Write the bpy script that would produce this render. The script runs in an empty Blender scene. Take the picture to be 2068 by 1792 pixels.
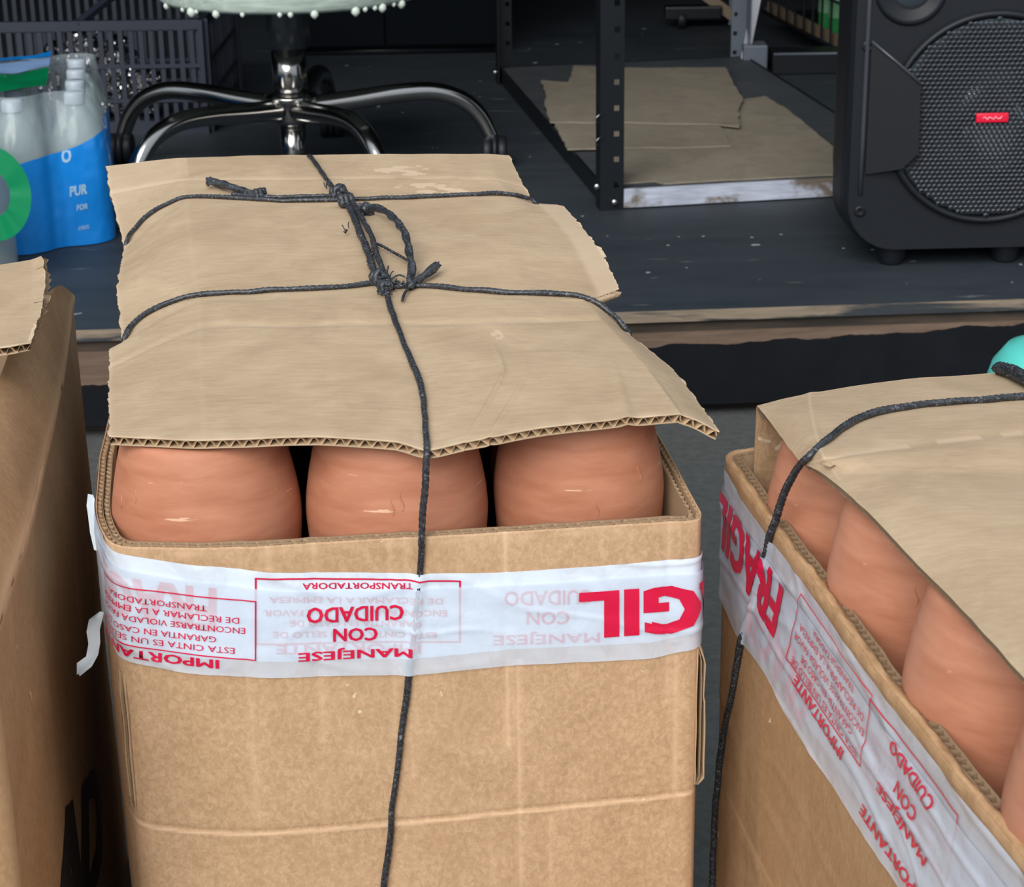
import bpy, bmesh, math, random
from mathutils import Vector, Matrix, noise
from mathutils.bvhtree import BVHTree
from bisect import bisect_right
random.seed(7)
scene = bpy.context.scene
COL = scene.collection
PI = math.pi

# ------------------------------------------------------------------ camera
F, CX, CY, H = 4000.0, 1034.0, 896.0, 1.14
PITCH = math.atan(1516 / F); ROLL = 0.015
cam_d = bpy.data.cameras.new('camera'); cam = bpy.data.objects.new('camera', cam_d)
COL.objects.link(cam); scene.camera = cam
cam_d.sensor_fit = 'HORIZONTAL'; cam_d.sensor_width = 36.0; cam_d.lens = F / 2068 * 36.0
cam_d.clip_start = 0.05; cam_d.clip_end = 60
cam.matrix_world = (Matrix.Translation((0, 0, H)) @ Matrix.Rotation(PI / 2 - PITCH, 4, 'X') @ Matrix.Rotation(-ROLL, 4, 'Z'))
cam_d.dof.use_dof = True; cam_d.dof.focus_distance = 1.55; cam_d.dof.aperture_fstop = 26.0

# ------------------------------------------------------------------ light
world = bpy.data.worlds.new('world'); scene.world = world; world.use_nodes = True
wt = world.node_tree; wt.nodes.clear()
wo = wt.nodes.new('ShaderNodeOutputWorld'); wb = wt.nodes.new('ShaderNodeBackground')
wtc = wt.nodes.new('ShaderNodeTexCoord'); wsep = wt.nodes.new('ShaderNodeSeparateXYZ'); wr = wt.nodes.new('ShaderNodeValToRGB')
wt.links.new(wtc.outputs['Generated'], wsep.inputs[0]); wt.links.new(wsep.outputs['Z'], wr.inputs[0])
wr.color_ramp.elements[0].position = 0.0; wr.color_ramp.elements[0].color = (0.50, 0.56, 0.62, 1)
wr.color_ramp.elements[1].position = 1.0; wr.color_ramp.elements[1].color = (0.86, 0.94, 1.06, 1)
wt.links.new(wr.outputs[0], wb.inputs[0]); wb.inputs[1].default_value = 0.80
wt.links.new(wb.outputs[0], wo.inputs[0])
sun_d = bpy.data.lights.new('sun', 'SUN'); sun_d.energy = 2.6; sun_d.angle = math.radians(42); sun_d.color = (1.0, 0.97, 0.93)
sun = bpy.data.objects.new('sun', sun_d); COL.objects.link(sun)
sun.rotation_euler = Vector((0.26, 0.86, -0.62)).to_track_quat('-Z', 'Y').to_euler()
scene.view_settings.view_transform = 'Standard'; scene.view_settings.look = 'None'
scene.view_settings.gamma = 1.0; scene.view_settings.use_curve_mapping = False
scene.view_settings.exposure = 0.30

# ------------------------------------------------------------------ geometry helpers
def ray(px, py):
    u = (px - CX) / F; v = (py - CY) / F
    c, s = math.cos(ROLL), math.sin(ROLL)
    u, v = u * c - v * s, u * s + v * c
    return Vector((u, math.cos(PITCH) - v * math.sin(PITCH), -math.sin(PITCH) - v * math.cos(PITCH)))
O = Vector((0, 0, H))
def PZ(px, py, z):
    d = ray(px, py); return O + d * ((z - H) / d.z)
def PY(px, py, y):
    d = ray(px, py); return O + d * (y / d.y)
def srgb(r, g, b):
    f = lambda c: (c / 255 / 12.92) if c / 255 <= 0.04045 else ((c / 255 + 0.055) / 1.055) ** 2.4
    return (f(r), f(g), f(b), 1)
def nz(x, y=0.0, z=0.0): return noise.noise(Vector((x, y, z)))
def sstep(a, b, x):
    t = min(1, max(0, (x - a) / (b - a))); return t * t * (3 - 2 * t)

def thing(name, label, cat, loc=(0, 0, 0), rz=0.0, group=None):
    o = bpy.data.objects.new(name, None); COL.objects.link(o)
    o.location = loc; o.rotation_euler = (0, 0, rz); o.empty_display_size = 0.05
    o['label'] = label; o['category'] = cat
    if group: o['group'] = group
    o['_m'] = 0
    MAT[o.name] = Matrix.Translation(loc) @ Matrix.Rotation(rz, 4, 'Z')
    del o['_m']
    return o
MAT = {}
def mesh_obj(name, V, Fc, mat, parent=None, world=True, smooth=True, wear=None, label=None, kind=None):
    """V in world coordinates when world=True, else in the parent's local coordinates"""
    me = bpy.data.meshes.new(name)
    M = MAT.get(parent.name) if parent else None
    if world and M is not None:
        Mi = M.inverted(); V = [Mi @ Vector(v) for v in V]
    me.from_pydata([tuple(v) for v in V], [], Fc)
    if smooth: me.polygons.foreach_set('use_smooth', [True] * len(me.polygons))
    if wear is not None:
        at = me.attributes.new('wear', 'FLOAT', 'POINT'); at.data.foreach_set('value', wear)
    me.materials.append(mat); me.update()
    o = bpy.data.objects.new(name, me); COL.objects.link(o)
    if parent: o.parent = parent; MAT[o.name] = M if M is not None else Matrix.Identity(4)
    else: MAT[o.name] = Matrix.Identity(4)
    if label: o['label'] = label
    if kind: o['kind'] = kind
    return o
def tag(o, label, cat, group=None):
    o['label'] = label; o['category'] = cat
    if group: o['group'] = group
    return o
def dup(root, loc, rz, label, group=None):
    r = root.copy(); COL.objects.link(r); r.location = loc; r.rotation_euler = (0, 0, rz); r['label'] = label
    if group: r['group'] = group
    for ch in list(root.children):
        c = ch.copy(); COL.objects.link(c); c.parent = r
        for g in list(ch.children):
            d = g.copy(); COL.objects.link(d); d.parent = c
    return r

class MB:
    def __init__(s): s.V = []; s.F = []
    def add(s, V, Fc):
        n = len(s.V); s.V += [Vector(v) for v in V]; s.F += [tuple(i + n for i in f) for f in Fc]; return s
    def box(s, a, b, M=None):
        (x0, y0, z0), (x1, y1, z1) = a, b
        V = [Vector(p) for p in ((x0,y0,z0),(x1,y0,z0),(x1,y1,z0),(x0,y1,z0),(x0,y0,z1),(x1,y0,z1),(x1,y1,z1),(x0,y1,z1))]
        if M is not None: V = [M @ v for v in V]
        return s.add(V, [(0,3,2,1),(4,5,6,7),(0,1,5,4),(1,2,6,5),(2,3,7,6),(3,0,4,7)])
    def bbox(s, a, b, r=0.002):
        """box with bevelled edges (bmesh)"""
        bm = bmesh.new(); bmesh.ops.create_cube(bm, size=1)
        for v in bm.verts: v.co = Vector([(a[i] + b[i]) / 2 + v.co[i] * (b[i] - a[i]) for i in range(3)])
        bmesh.ops.bevel(bm, geom=list(bm.edges), offset=r, segments=2, affect='EDGES', profile=0.6)
        bm.verts.index_update()
        s.add([v.co.copy() for v in bm.verts], [tuple(v.index for v in f.verts) for f in bm.faces]); bm.free(); return s
    def bar(s, p, q, w, h=None, up=(0, 0, 1)):
        p, q = Vector(p), Vector(q); h = h or w; d = (q - p).normalized(); up = Vector(up)
        if abs(d.dot(up)) > 0.98: up = Vector((0, 1, 0))
        a = d.cross(up).normalized() * w / 2; b = a.cross(d).normalized() * h / 2
        V = [p - a - b, p + a - b, p + a + b, p - a + b, q - a - b, q + a - b, q + a + b, q - a + b]
        return s.add(V, [(0,1,2,3),(7,6,5,4),(0,4,5,1),(1,5,6,2),(2,6,7,3),(3,7,4,0)])
    def tube(s, P, r, n=12, lobe=0.0, tw=0.0, lobes=2, caps=True):
        P = [Vector(p) for p in P]; rr = r if callable(r) else (lambda t: r)
        m = len(P); T = []
        for i in range(m):
            t = P[min(i + 1, m - 1)] - P[max(i - 1, 0)]; T.append(t.normalized() if t.length > 1e-9 else Vector((0, 0, 1)))
        ref = Vector((0, 0, 1)) if abs(T[0].z) < 0.9 else Vector((1, 0, 0))
        a = T[0].cross(ref).normalized(); L = 0; V = []; Fc = []
        for i in range(m):
            if i: L += (P[i] - P[i - 1]).length
            a = (a - T[i] * a.dot(T[i])); a = a.normalized() if a.length > 1e-6 else T[i].orthogonal().normalized()
            b = T[i].cross(a); R = rr(i / max(1, m - 1))
            for k in range(n):
                th = 2 * PI * k / n
                q = R * (1 + lobe * math.cos(lobes * (th + tw * L)))
                V.append(P[i] + (a * math.cos(th) + b * math.sin(th)) * q)
        for i in range(m - 1):
            for k in range(n):
                k2 = (k + 1) % n; Fc.append((i*n+k, i*n+k2, (i+1)*n+k2, (i+1)*n+k))
        if caps: Fc.append(tuple(range(n - 1, -1, -1))); Fc.append(tuple((m - 1) * n + k for k in range(n)))
        return s.add(V, Fc)
    def lathe(s, prof, c=(0, 0, 0), n=40, M=None, caps=True):
        V = []; Fc = []; c = Vector(c)
        for (r, z) in prof:
            for k in range(n):
                th = 2 * PI * k / n; v = Vector((r * math.cos(th), r * math.sin(th), z))
                V.append((M @ v if M is not None else v) + c)
        for i in range(len(prof) - 1):
            for k in range(n):
                k2 = (k + 1) % n; Fc.append((i*n+k, i*n+k2, (i+1)*n+k2, (i+1)*n+k))
        if caps:
            Fc.append(tuple(range(n - 1, -1, -1))); Fc.append(tuple((len(prof) - 1) * n + k for k in range(n)))
        return s.add(V, Fc)
    def build(s, name, mat, parent=None, **k): return mesh_obj(name, s.V, s.F, mat, parent, **k)

def catmull(P, step):
    P = [Vector(p) for p in P]; out = []
    for i in range(len(P) - 1):
        p0 = P[max(i - 1, 0)]; p1 = P[i]; p2 = P[i + 1]; p3 = P[min(i + 2, len(P) - 1)]
        n = max(1, int((p2 - p1).length / step))
        for k in range(n):
            t = k / n
            out.append(0.5 * ((2*p1) + (p2-p0)*t + (2*p0-5*p1+4*p2-p3)*t*t + (3*p1-p0-3*p2+p3)*t**3))
    out.append(P[-1]); return out

# ------------------------------------------------------------------ materials
def new_mat(name):
    m = bpy.data.materials.new(name); m.use_nodes = True
    nt = m.node_tree; b = nt.nodes['Principled BSDF']; return m, nt, b
def N(nt, t, **k):
    n = nt.nodes.new(t)
    for a, v in k.items(): setattr(n, a, v)
    return n
def ramp(nt, src, stops):
    r = N(nt, 'ShaderNodeValToRGB'); el = r.color_ramp.elements
    while len(el) < len(stops): el.new(0.5)
    for e, (p, c) in zip(el, stops): e.position = p; e.color = c if len(c) == 4 else (*c, 1)
    nt.links.new(src, r.inputs[0]); return r.outputs[0]
def coords(nt, scale=(1, 1, 1), world=False):
    tc = N(nt, 'ShaderNodeTexCoord'); mp = N(nt, 'ShaderNodeMapping'); mp.inputs['Scale'].default_value = scale
    nt.links.new(tc.outputs['Object'], mp.inputs[0]); return mp.outputs[0]
def noise_n(nt, vec, scale, detail=4, rough=0.6, dist=0.0):
    n = N(nt, 'ShaderNodeTexNoise'); n.inputs['Scale'].default_value = scale; n.inputs['Detail'].default_value = detail
    n.inputs['Roughness'].default_value = rough; n.inputs['Distortion'].default_value = dist
    nt.links.new(vec, n.inputs['Vector']); return n.outputs['Fac']
def mix(nt, fac, a, b, mode='MIX'):
    m = N(nt, 'ShaderNodeMix', data_type='RGBA', blend_type=mode)
    for sck, v in ((m.inputs[0], fac), (m.inputs[6], a), (m.inputs[7], b)):
        if isinstance(v, (int, float)): sck.default_value = v
        elif isinstance(v, tuple): sck.default_value = v
        else: nt.links.new(v, sck)
    return m.outputs[2]
def bump(nt, b, h, strength, dist=0.001):
    n = N(nt, 'ShaderNodeBump'); n.inputs['Strength'].default_value = strength; n.inputs['Distance'].default_value = dist
    nt.links.new(h, n.inputs['Height']); nt.links.new(n.outputs[0], b.inputs['Normal'])
def plain(name, col, rough=0.5, metal=0.0, spec=0.5, coat=0.0):
    m, nt, b = new_mat(name); b.inputs['Base Color'].default_value = col; b.inputs['Roughness'].default_value = rough
    b.inputs['Metallic'].default_value = metal; b.inputs['Specular IOR Level'].default_value = spec
    b.inputs['Coat Weight'].default_value = coat; return m
def cardboard(name, base, dark, light, grain=(1, 1, 1), mott=0.35, chips=True):
    m, nt, b = new_mat(name)
    v = coords(nt, grain)
    f1 = noise_n(nt, v, 260, 5, 0.7, 0.6); c1 = ramp(nt, f1, [(0.38, dark), (0.51, base), (0.64, light)])
    v2 = coords(nt); f2 = noise_n(nt, v2, 14, 4, 0.6, 0.8)
    c2 = mix(nt, ramp(nt, f2, [(0.3, (0, 0, 0)), (0.7, (1, 1, 1))]), dark, light)
    col = mix(nt, mott, c2, c1)
    f3 = noise_n(nt, v2, 7, 3, 0.6); col = mix(nt, ramp(nt, f3, [(0.52, (0, 0, 0)), (0.75, (0.45,) * 3)]), col, (dark[0]*0.88, dark[1]*0.84, dark[2]*0.78, 1))
    if chips:
        f4 = noise_n(nt, v2, 55, 3, 0.5, 0.4); col = mix(nt, ramp(nt, f4, [(0.735, (0, 0, 0)), (0.76, (0.8,) * 3)]), col, (0.80, 0.66, 0.50, 1))
    at = N(nt, 'ShaderNodeAttribute', attribute_name='wear')
    col = mix(nt, at.outputs['Fac'], col, (light[0]*1.18, light[1]*1.2, light[2]*1.25, 1))
    nt.links.new(col, b.inputs['Base Color'])
    b.inputs['Roughness'].default_value = 0.78; b.inputs['Specular IOR Level'].default_value = 0.25
    bump(nt, b, f1, 0.25, 0.0006)
    return m
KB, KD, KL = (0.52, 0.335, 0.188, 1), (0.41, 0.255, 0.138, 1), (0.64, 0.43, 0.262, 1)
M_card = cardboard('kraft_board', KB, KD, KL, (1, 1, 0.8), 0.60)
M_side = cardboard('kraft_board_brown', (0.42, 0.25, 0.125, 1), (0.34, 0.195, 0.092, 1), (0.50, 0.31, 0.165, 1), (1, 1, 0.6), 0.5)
M_lid = cardboard('kraft_sheet', (0.445, 0.325, 0.205, 1), (0.365, 0.262, 0.162, 1), (0.52, 0.39, 0.255, 1), (0.16, 1.0, 1), 0.36, False)
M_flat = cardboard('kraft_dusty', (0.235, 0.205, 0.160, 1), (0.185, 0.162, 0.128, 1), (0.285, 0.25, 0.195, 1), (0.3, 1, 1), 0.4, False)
M_flute = plain('flute_paper', (0.46, 0.32, 0.19, 1), 0.85)
M_edge = plain('cut_edge', (0.22, 0.145, 0.08, 1), 0.9)  # dark colour stands for the shaded gap between the liners
M_fibre = plain('torn_fibre', (0.60, 0.44, 0.28, 1), 0.9)

def mk_terra():
    m, nt, b = new_mat('terracotta')
    v = coords(nt, (1, 1, 5)); v1 = coords(nt)
    f = noise_n(nt, v, 16, 5, 0.6, 0.4); c = ramp(nt, f, [(0.3, (0.415, 0.160, 0.086)), (0.7, (0.54, 0.238, 0.142))])
    f2 = noise_n(nt, v1, 8, 3, 0.5, 0.5); c = mix(nt, ramp(nt, f2, [(0.45, (0, 0, 0)), (0.75, (0.55,) * 3)]), c, (0.60, 0.29, 0.185, 1))
    vs = coords(nt, (1, 1, 7)); f3 = noise_n(nt, vs, 42, 3, 0.55, 0.5)
    c = mix(nt, ramp(nt, f3, [(0.70, (0, 0, 0)), (0.75, (0.6,) * 3)]), c, (0.86, 0.60, 0.42, 1))
    nt.links.new(c, b.inputs['Base Color']); b.inputs['Roughness'].default_value = 0.62; b.inputs['Specular IOR Level'].default_value = 0.3
    f5 = noise_n(nt, coords(nt, (1, 1, 14)), 22, 4, 0.6); bump(nt, b, f5, 0.12, 0.0012)
    return m
M_terra = mk_terra()
def mk_tape(name, alpha, col=(0.78, 0.88, 1.0, 1)):
    m, nt, b = new_mat(name); v = coords(nt)
    b.inputs['Base Color'].default_value = col; b.inputs['Roughness'].default_value = 0.32
    b.inputs['Coat Weight'].default_value = 0.3; b.inputs['Coat Roughness'].default_value = 0.15
    f = noise_n(nt, v, 38, 4, 0.62, 0.9); f2 = noise_n(nt, coords(nt, (1, 1, 5)), 60, 3, 0.6)
    r1 = ramp(nt, f, [(0.46, (alpha,) * 3), (0.64, (alpha * 0.86,) * 3)])
    nt.links.new(r1, b.inputs['Alpha'])
    bump(nt, b, f2, 0.18, 0.0008)
    return m
M_tape = mk_tape('tape_film', 0.93); M_tape2 = mk_tape('tape_film_clear', 0.60)
def mk_ink(name, c): 
    m, nt, b = new_mat(name); b.inputs['Base Color'].default_value = c; b.inputs['Roughness'].default_value = 0.35; return m
M_ink = mk_ink('red_ink', (0.66, 0.008, 0.055, 1)); M_ink2 = mk_ink('pink_ink', (0.80, 0.22, 0.38, 1))
M_marker = plain('black_marker', (0.012, 0.012, 0.014, 1), 0.5)
def mk_twine():
    m, nt, b = new_mat('twine_fibre'); v = coords(nt); f = noise_n(nt, v, 420, 4, 0.7, 1.0)
    c = ramp(nt, f, [(0.35, (0.008, 0.009, 0.011)), (0.58, (0.040, 0.044, 0.052)), (0.70, (0.22, 0.24, 0.26))])
    nt.links.new(c, b.inputs['Base Color']); b.inputs['Roughness'].default_value = 0.38; bump(nt, b, f, 0.22, 0.0005); return m
M_twine = mk_twine()
def mk_deck():
    m, nt, b = new_mat('stage_paint'); v = coords(nt); vx = coords(nt, (0.18, 1, 1))
    f = noise_n(nt, vx, 16, 6, 0.65, 0.3); c = ramp(nt, f, [(0.3, (0.021, 0.028, 0.036)), (0.7, (0.036, 0.046, 0.056))])
    f2 = noise_n(nt, v, 3.0, 4, 0.6); c = mix(nt, ramp(nt, f2, [(0.4, (0, 0, 0)), (0.7, (0.5,) * 3)]), c, (0.046, 0.055, 0.064, 1))
    f3 = noise_n(nt, coords(nt, (0.22, 1, 1)), 40, 3, 0.6); c = mix(nt, ramp(nt, f3, [(0.68, (0, 0, 0)), (0.73, (0.55,) * 3)]), c, (0.17, 0.18, 0.18, 1))
    f4 = noise_n(nt, v, 30, 2, 0.4); c = mix(nt, ramp(nt, f4, [(0.76, (0, 0, 0)), (0.775, (0.8,) * 3)]), c, (0.42, 0.44, 0.44, 1))
    nt.links.new(c, b.inputs['Base Color']); b.inputs['Roughness'].default_value = 0.55; b.inputs['Specular IOR Level'].default_value = 0.35
    bump(nt, b, f, 0.25, 0.002); return m
M_deck = mk_deck()
def peeled(name, paint, wood, z0, slope, wid, sc=9):
    """painted board whose paint has flaked off along its upper edge: bare above an uneven line"""
    m, nt, b = new_mat(name); tc = N(nt, 'ShaderNodeTexCoord'); sep = N(nt, 'ShaderNodeSeparateXYZ'); nt.links.new(tc.outputs['Object'], sep.inputs[0])
    f = noise_n(nt, coords(nt, (1, 1, 0.3)), sc, 4, 0.5)
    mm = N(nt, 'ShaderNodeMath', operation='MULTIPLY_ADD'); nt.links.new(f, mm.inputs[0]); mm.inputs[1].default_value = wid; nt.links.new(sep.outputs['Z'], mm.inputs[2])
    m2 = N(nt, 'ShaderNodeMath', operation='MULTIPLY_ADD'); nt.links.new(sep.outputs['X'], m2.inputs[0]); m2.inputs[1].default_value = slope; nt.links.new(mm.outputs[0], m2.inputs[2])
    gt = N(nt, 'ShaderNodeMath', operation='GREATER_THAN'); nt.links.new(m2.outputs[0], gt.inputs[0]); gt.inputs[1].default_value = z0
    g = noise_n(nt, coords(nt, (0.12, 1, 1.5)), 60, 4, 0.6); w = ramp(nt, g, [(0.3, (wood[0]*0.6, wood[1]*0.58, wood[2]*0.55)), (0.7, wood)])
    p = ramp(nt, noise_n(nt, coords(nt), 10, 4), [(0.3, paint), (0.75, (paint[0]*1.8, paint[1]*1.8, paint[2]*1.8))])
    c = mix(nt, gt.outputs[0], p, w); nt.links.new(c, b.inputs['Base Color']); b.inputs['Roughness'].default_value = 0.75; b.inputs['Specular IOR Level'].default_value = 0.15
    return m
M_riser = peeled('riser_paint', (0.0045, 0.0055, 0.0075), (0.19, 0.132, 0.098), 0.1335, -0.030, 0.035)
def mk_worn(name, a, bcol, th=(0.48, 0.56), sc=14, st=(0.25, 1, 2)):
    m, nt, b = new_mat(name); f = noise_n(nt, coords(nt, st), sc, 5, 0.6, 0.4)
    c = ramp(nt, f, [(th[0], a), (th[1], bcol)]); g = noise_n(nt, coords(nt, (0.15, 1, 2)), 70, 3)
    c = mix(nt, 0.5, c, mix(nt, 1.0, c, ramp(nt, g, [(0.3, (0.4,) * 3), (0.7, (1.2,) * 3)]), 'MULTIPLY'))
    nt.links.new(c, b.inputs['Base Color']); b.inputs['Roughness'].default_value = 0.65; return m
M_nose = mk_worn('worn_edge', (0.030, 0.036, 0.042), (0.27, 0.21, 0.15), (0.46, 0.56), 13)
M_under = mk_worn('dark_wood', (0.030, 0.024, 0.018), (0.075, 0.052, 0.034), (0.4, 0.6), 9)
def mk_ground():
    m, nt, b = new_mat('concrete'); v = coords(nt); f = noise_n(nt, v, 60, 6, 0.7); c = ramp(nt, f, [(0.3, (0.055, 0.058, 0.055)), (0.7, (0.095, 0.100, 0.095))])
    nt.links.new(c, b.inputs['Base Color']); b.inputs['Roughness'].default_value = 0.85; bump(nt, b, f, 0.4, 0.003); return m
M_ground = mk_ground()
M_black = plain('black_metal', (0.006, 0.008, 0.011, 1), 0.42, spec=0.35)
M_plastic = plain('black_plastic', (0.008, 0.010, 0.014, 1), 0.5, spec=0.35)
M_crate = plain('crate_plastic', (0.024, 0.030, 0.046, 1), 0.42)
M_chrome = plain('chrome', (0.42, 0.41, 0.39, 1), 0.16, 1.0)
M_steel = plain('steel', (0.42, 0.43, 0.45, 1), 0.3, 1.0)
M_grey = plain('grey_blue_paint', (0.11, 0.13, 0.16, 1), 0.45)
M_rackdeck = mk_worn('rack_shelf_paint', (0.040, 0.048, 0.056), (0.062, 0.070, 0.078), (0.3, 0.7), 5, (1, 1, 1))
M_whitepaint = mk_worn('chipped_white_paint', (0.16, 0.13, 0.10), (0.46, 0.50, 0.60), (0.36, 0.46), 17, (0.6, 1, 1))
M_cloth = plain('matt_black_board', (0.003, 0.0045, 0.007, 1), 0.9, spec=0.08)
M_wall = plain('dark_wall', (0.030, 0.036, 0.042, 1), 0.8)
M_red = plain('red_badge', (0.75, 0.012, 0.045, 1), 0.3); M_pinkish = plain('badge_script', (0.85, 0.45, 0.5, 1), 0.4)
M_turq = plain('turquoise_plastic', (0.105, 0.60, 0.52, 1), 0.32)
M_cone = plain('speaker_cone', (0.10, 0.13, 0.16, 1), 0.22, 0.6)
M_seat = mk_worn('seat_shell', (0.34, 0.42, 0.37), (0.44, 0.52, 0.46), (0.3, 0.7), 14, (1, 1, 1)); M_drip = plain('dried_filler', (0.62, 0.70, 0.62, 1), 0.6)
M_foil = plain('foil', (0.62, 0.62, 0.64, 1), 0.16, 1.0); M_tan = plain('tan_slat', (0.20, 0.15, 0.10, 1), 0.6)
def glassy(name, col, alpha, rough=0.12):
    m, nt, b = new_mat(name); b.inputs['Base Color'].default_value = col; b.inputs['Roughness'].default_value = rough
    b.inputs['Alpha'].default_value = alpha; b.inputs['Coat Weight'].default_value = 0.6; b.inputs['Coat Roughness'].default_value = 0.06
    bump(nt, b, noise_n(nt, coords(nt, (1, 1, 0.5)), 30, 3), 0.5, 0.006); return m
M_pet = glassy('clear_bottle', (0.40, 0.50, 0.50, 1), 0.38); M_film = glassy('clear_film', (0.62, 0.74, 0.78, 1), 0.26)
M_blue = plain('blue_film', (0.004, 0.24, 0.74, 1), 0.3, coat=0.5); M_green = plain('green_film', (0.0, 0.23, 0.085, 1), 0.3, coat=0.5)
M_blue2 = plain('pale_blue_print', (0.22, 0.36, 0.62, 1), 0.35); M_cap = plain('white_cap', (0.40, 0.46, 0.52, 1), 0.4)
M_print = plain('pale_print', (0.38, 0.60, 0.80, 1), 0.4)
M_gbot = plain('green_bottle', (0.03, 0.26, 0.07, 1), 0.2, coat=0.5)

# ------------------------------------------------------------------ the setting
def ztop_edge(px0, py0, px1, py1, z):
    return PZ(px0, py0, z), PZ(px1, py1, z)
def slab(name, mat, poly, z0, z1, parent=None, kind=None, label=None):
    n = len(poly); V = [(p[0], p[1], z1) for p in poly] + [(p[0], p[1], z0) for p in poly]
    Fc = [tuple(range(n)), tuple(range(2 * n - 1, n - 1, -1))] + [(i, i + n, (i + 1) % n + n, (i + 1) % n) for i in range(n)]
    o = mesh_obj(name, V, Fc, mat, parent, smooth=False, label=label)
    if kind: o['kind'] = kind
    return o
ZS = 0.19
slab('floor', M_ground, [(-6, -4), (6, -4), (6, 8), (-6, 8)], -0.05, 0.0, kind='structure')
eL, eR = PZ(200, 665, ZS), PZ(2068, 603, ZS)
ed = (eR - eL).normalized(); en = Vector((ed.y, -ed.x, 0))       # en points towards the camera
mid = (eL + eR) / 2
def stg(a, b, z): return mid + ed * a + en * b + Vector((0, 0, z))
deck = slab('floor_stage', M_deck, [stg(-4, 0, 0), stg(4, 0, 0), stg(4, -5.2, 0), stg(-4, -5.2, 0)], ZS - 0.018, ZS, kind='structure')
def eboard(name, mat, b0, b1, z0, z1, kind='structure'):
    P = [stg(-4, b0, 0), stg(4, b0, 0), stg(4, b1, 0), stg(-4, b1, 0)]
    return slab(name, mat, P[::-1] if b0 < b1 else P, z0 - 0, z1, kind=kind)
eboard('trim_1', M_nose, 0.003, -0.02, ZS - 0.0195, ZS - 0.0005)
eboard('trim_2', M_under, -0.010, -0.03, ZS - 0.040, ZS - 0.0195)
riser = eboard('wall_riser', M_riser, -0.005, -0.03, 0.022, ZS - 0.040)
eboard('baseboard_front', M_under, -0.05, -0.07, 0.0, 0.022)
slab('wall_back', M_wall, [(-4, 7.9), (4, 7.9), (4, 8.0), (-4, 8.0)], 0, 2.05, kind='structure')
slab('wall_left', M_wall, [(-4.1, 2.9), (-4, 2.9), (-4, 7.9), (-4.1, 7.9)], 0, 2.05, kind='structure')
slab('wall_right', M_wall, [(4, 3.3), (4.1, 3.3), (4.1, 7.9), (4, 7.9)], 0, 2.05, kind='structure')
slab('ceiling', M_wall, [(-4.2, 3.2), (4.2, 3.2), (4.2, 8.1), (-4.2, 8.1)], 2.05, 2.15, kind='structure')  # unseen; hung low to keep daylight off the stage

# ------------------------------------------------------------------ wrapped board boxes
class Wrap:
    """closed outline of a box seen from above (counter-clockwise), outward normals, pixel -> (s, z) on its faces"""
    def __init__(self, pts, disp=None, step=0.003, smooth=2, rnd=None):
        P = []
        n = len(pts)
        for i in range(n):
            a, b = Vector(pts[i][:2]), Vector(pts[(i + 1) % n][:2]); k = max(1, int((b - a).length / step))
            P += [a.lerp(b, j / k) for j in range(k)]
        for _ in range(smooth * 3): P = [(P[i - 1] + P[i] * 2 + P[(i + 1) % len(P)]) / 4 for i in range(len(P))]
        self.P = P + [P[0]]; self.s = [0.0]
        for i in range(1, len(self.P)): self.s.append(self.s[-1] + (self.P[i] - self.P[i - 1]).length)
        self.L = self.s[-1]; m = len(P); self.n = []
        for i in range(m):
            t = (P[(i + 1) % m] - P[i - 1]).normalized(); self.n.append(Vector((t.y, -t.x)))
        self.n.append(self.n[0]); self.disp = disp or (lambda s, z: 0.0)
    def base(self, s):
        s = s % self.L; i = min(bisect_right(self.s, s) - 1, len(self.s) - 2); t = (s - self.s[i]) / max(1e-9, self.s[i + 1] - self.s[i])
        return self.P[i].lerp(self.P[i + 1], t), self.n[i].lerp(self.n[i + 1], t).normalized()
    def S(self, s, z, off=0.0):
        p, n = self.base(s); q = p + n * (off + self.disp(s, z)); return Vector((q.x, q.y, z))
    def near(self, w):
        w = Vector(w[:2]); i = min(range(len(self.P)), key=lambda k: (self.P[k] - w).length_squared); return self.s[i]
    def face(self, A, B):
        A, B = Vector(A[:2]), Vector(B[:2]); d = (B - A).normalized(); nn = Vector((d.y, -d.x, 0)); sA = self.near(A); sB = self.near(B); k = (sB - sA) / (B - A).length
        def f(px, py):
            r = ray(px, py); t = (Vector((A.x, A.y, 0)) - O).dot(nn) / r.dot(nn); h = O + r * t
            return sA + (Vector((h.x, h.y)) - A).dot(d) * k, h.z
        return f

M_inner = plain('inner_board', (0.27, 0.175, 0.10, 1), 0.85)  # board colour darkened for shaded insides, flutes and torn slits
def bvh_face(w, A, B, zmax):
    fb = w.face(A, B); S_ = w.s[::3]; Z_ = [.02 + (zmax - .02) * i / 40 for i in range(41)]
    V = [w.S(s, z) for z in Z_ for s in S_]; n = len(S_)
    T = BVHTree.FromPolygons(V, [(j*n+i, j*n+i+1, (j+1)*n+i+1, (j+1)*n+i) for j in range(40) for i in range(n - 1)])
    def f(px, py):
        h = T.ray_cast(O, ray(px, py).normalized())
        if h[0] is None or h[1].dot(ray(px, py)) > 0 and False: return fb(px, py)
        q = h[0]; s0 = w.near(q); p, nn = w.base(s0); return s0 + (Vector((q.x, q.y)) - p).dot(Vector((-nn.y, nn.x))), q.z
    return f

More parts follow.
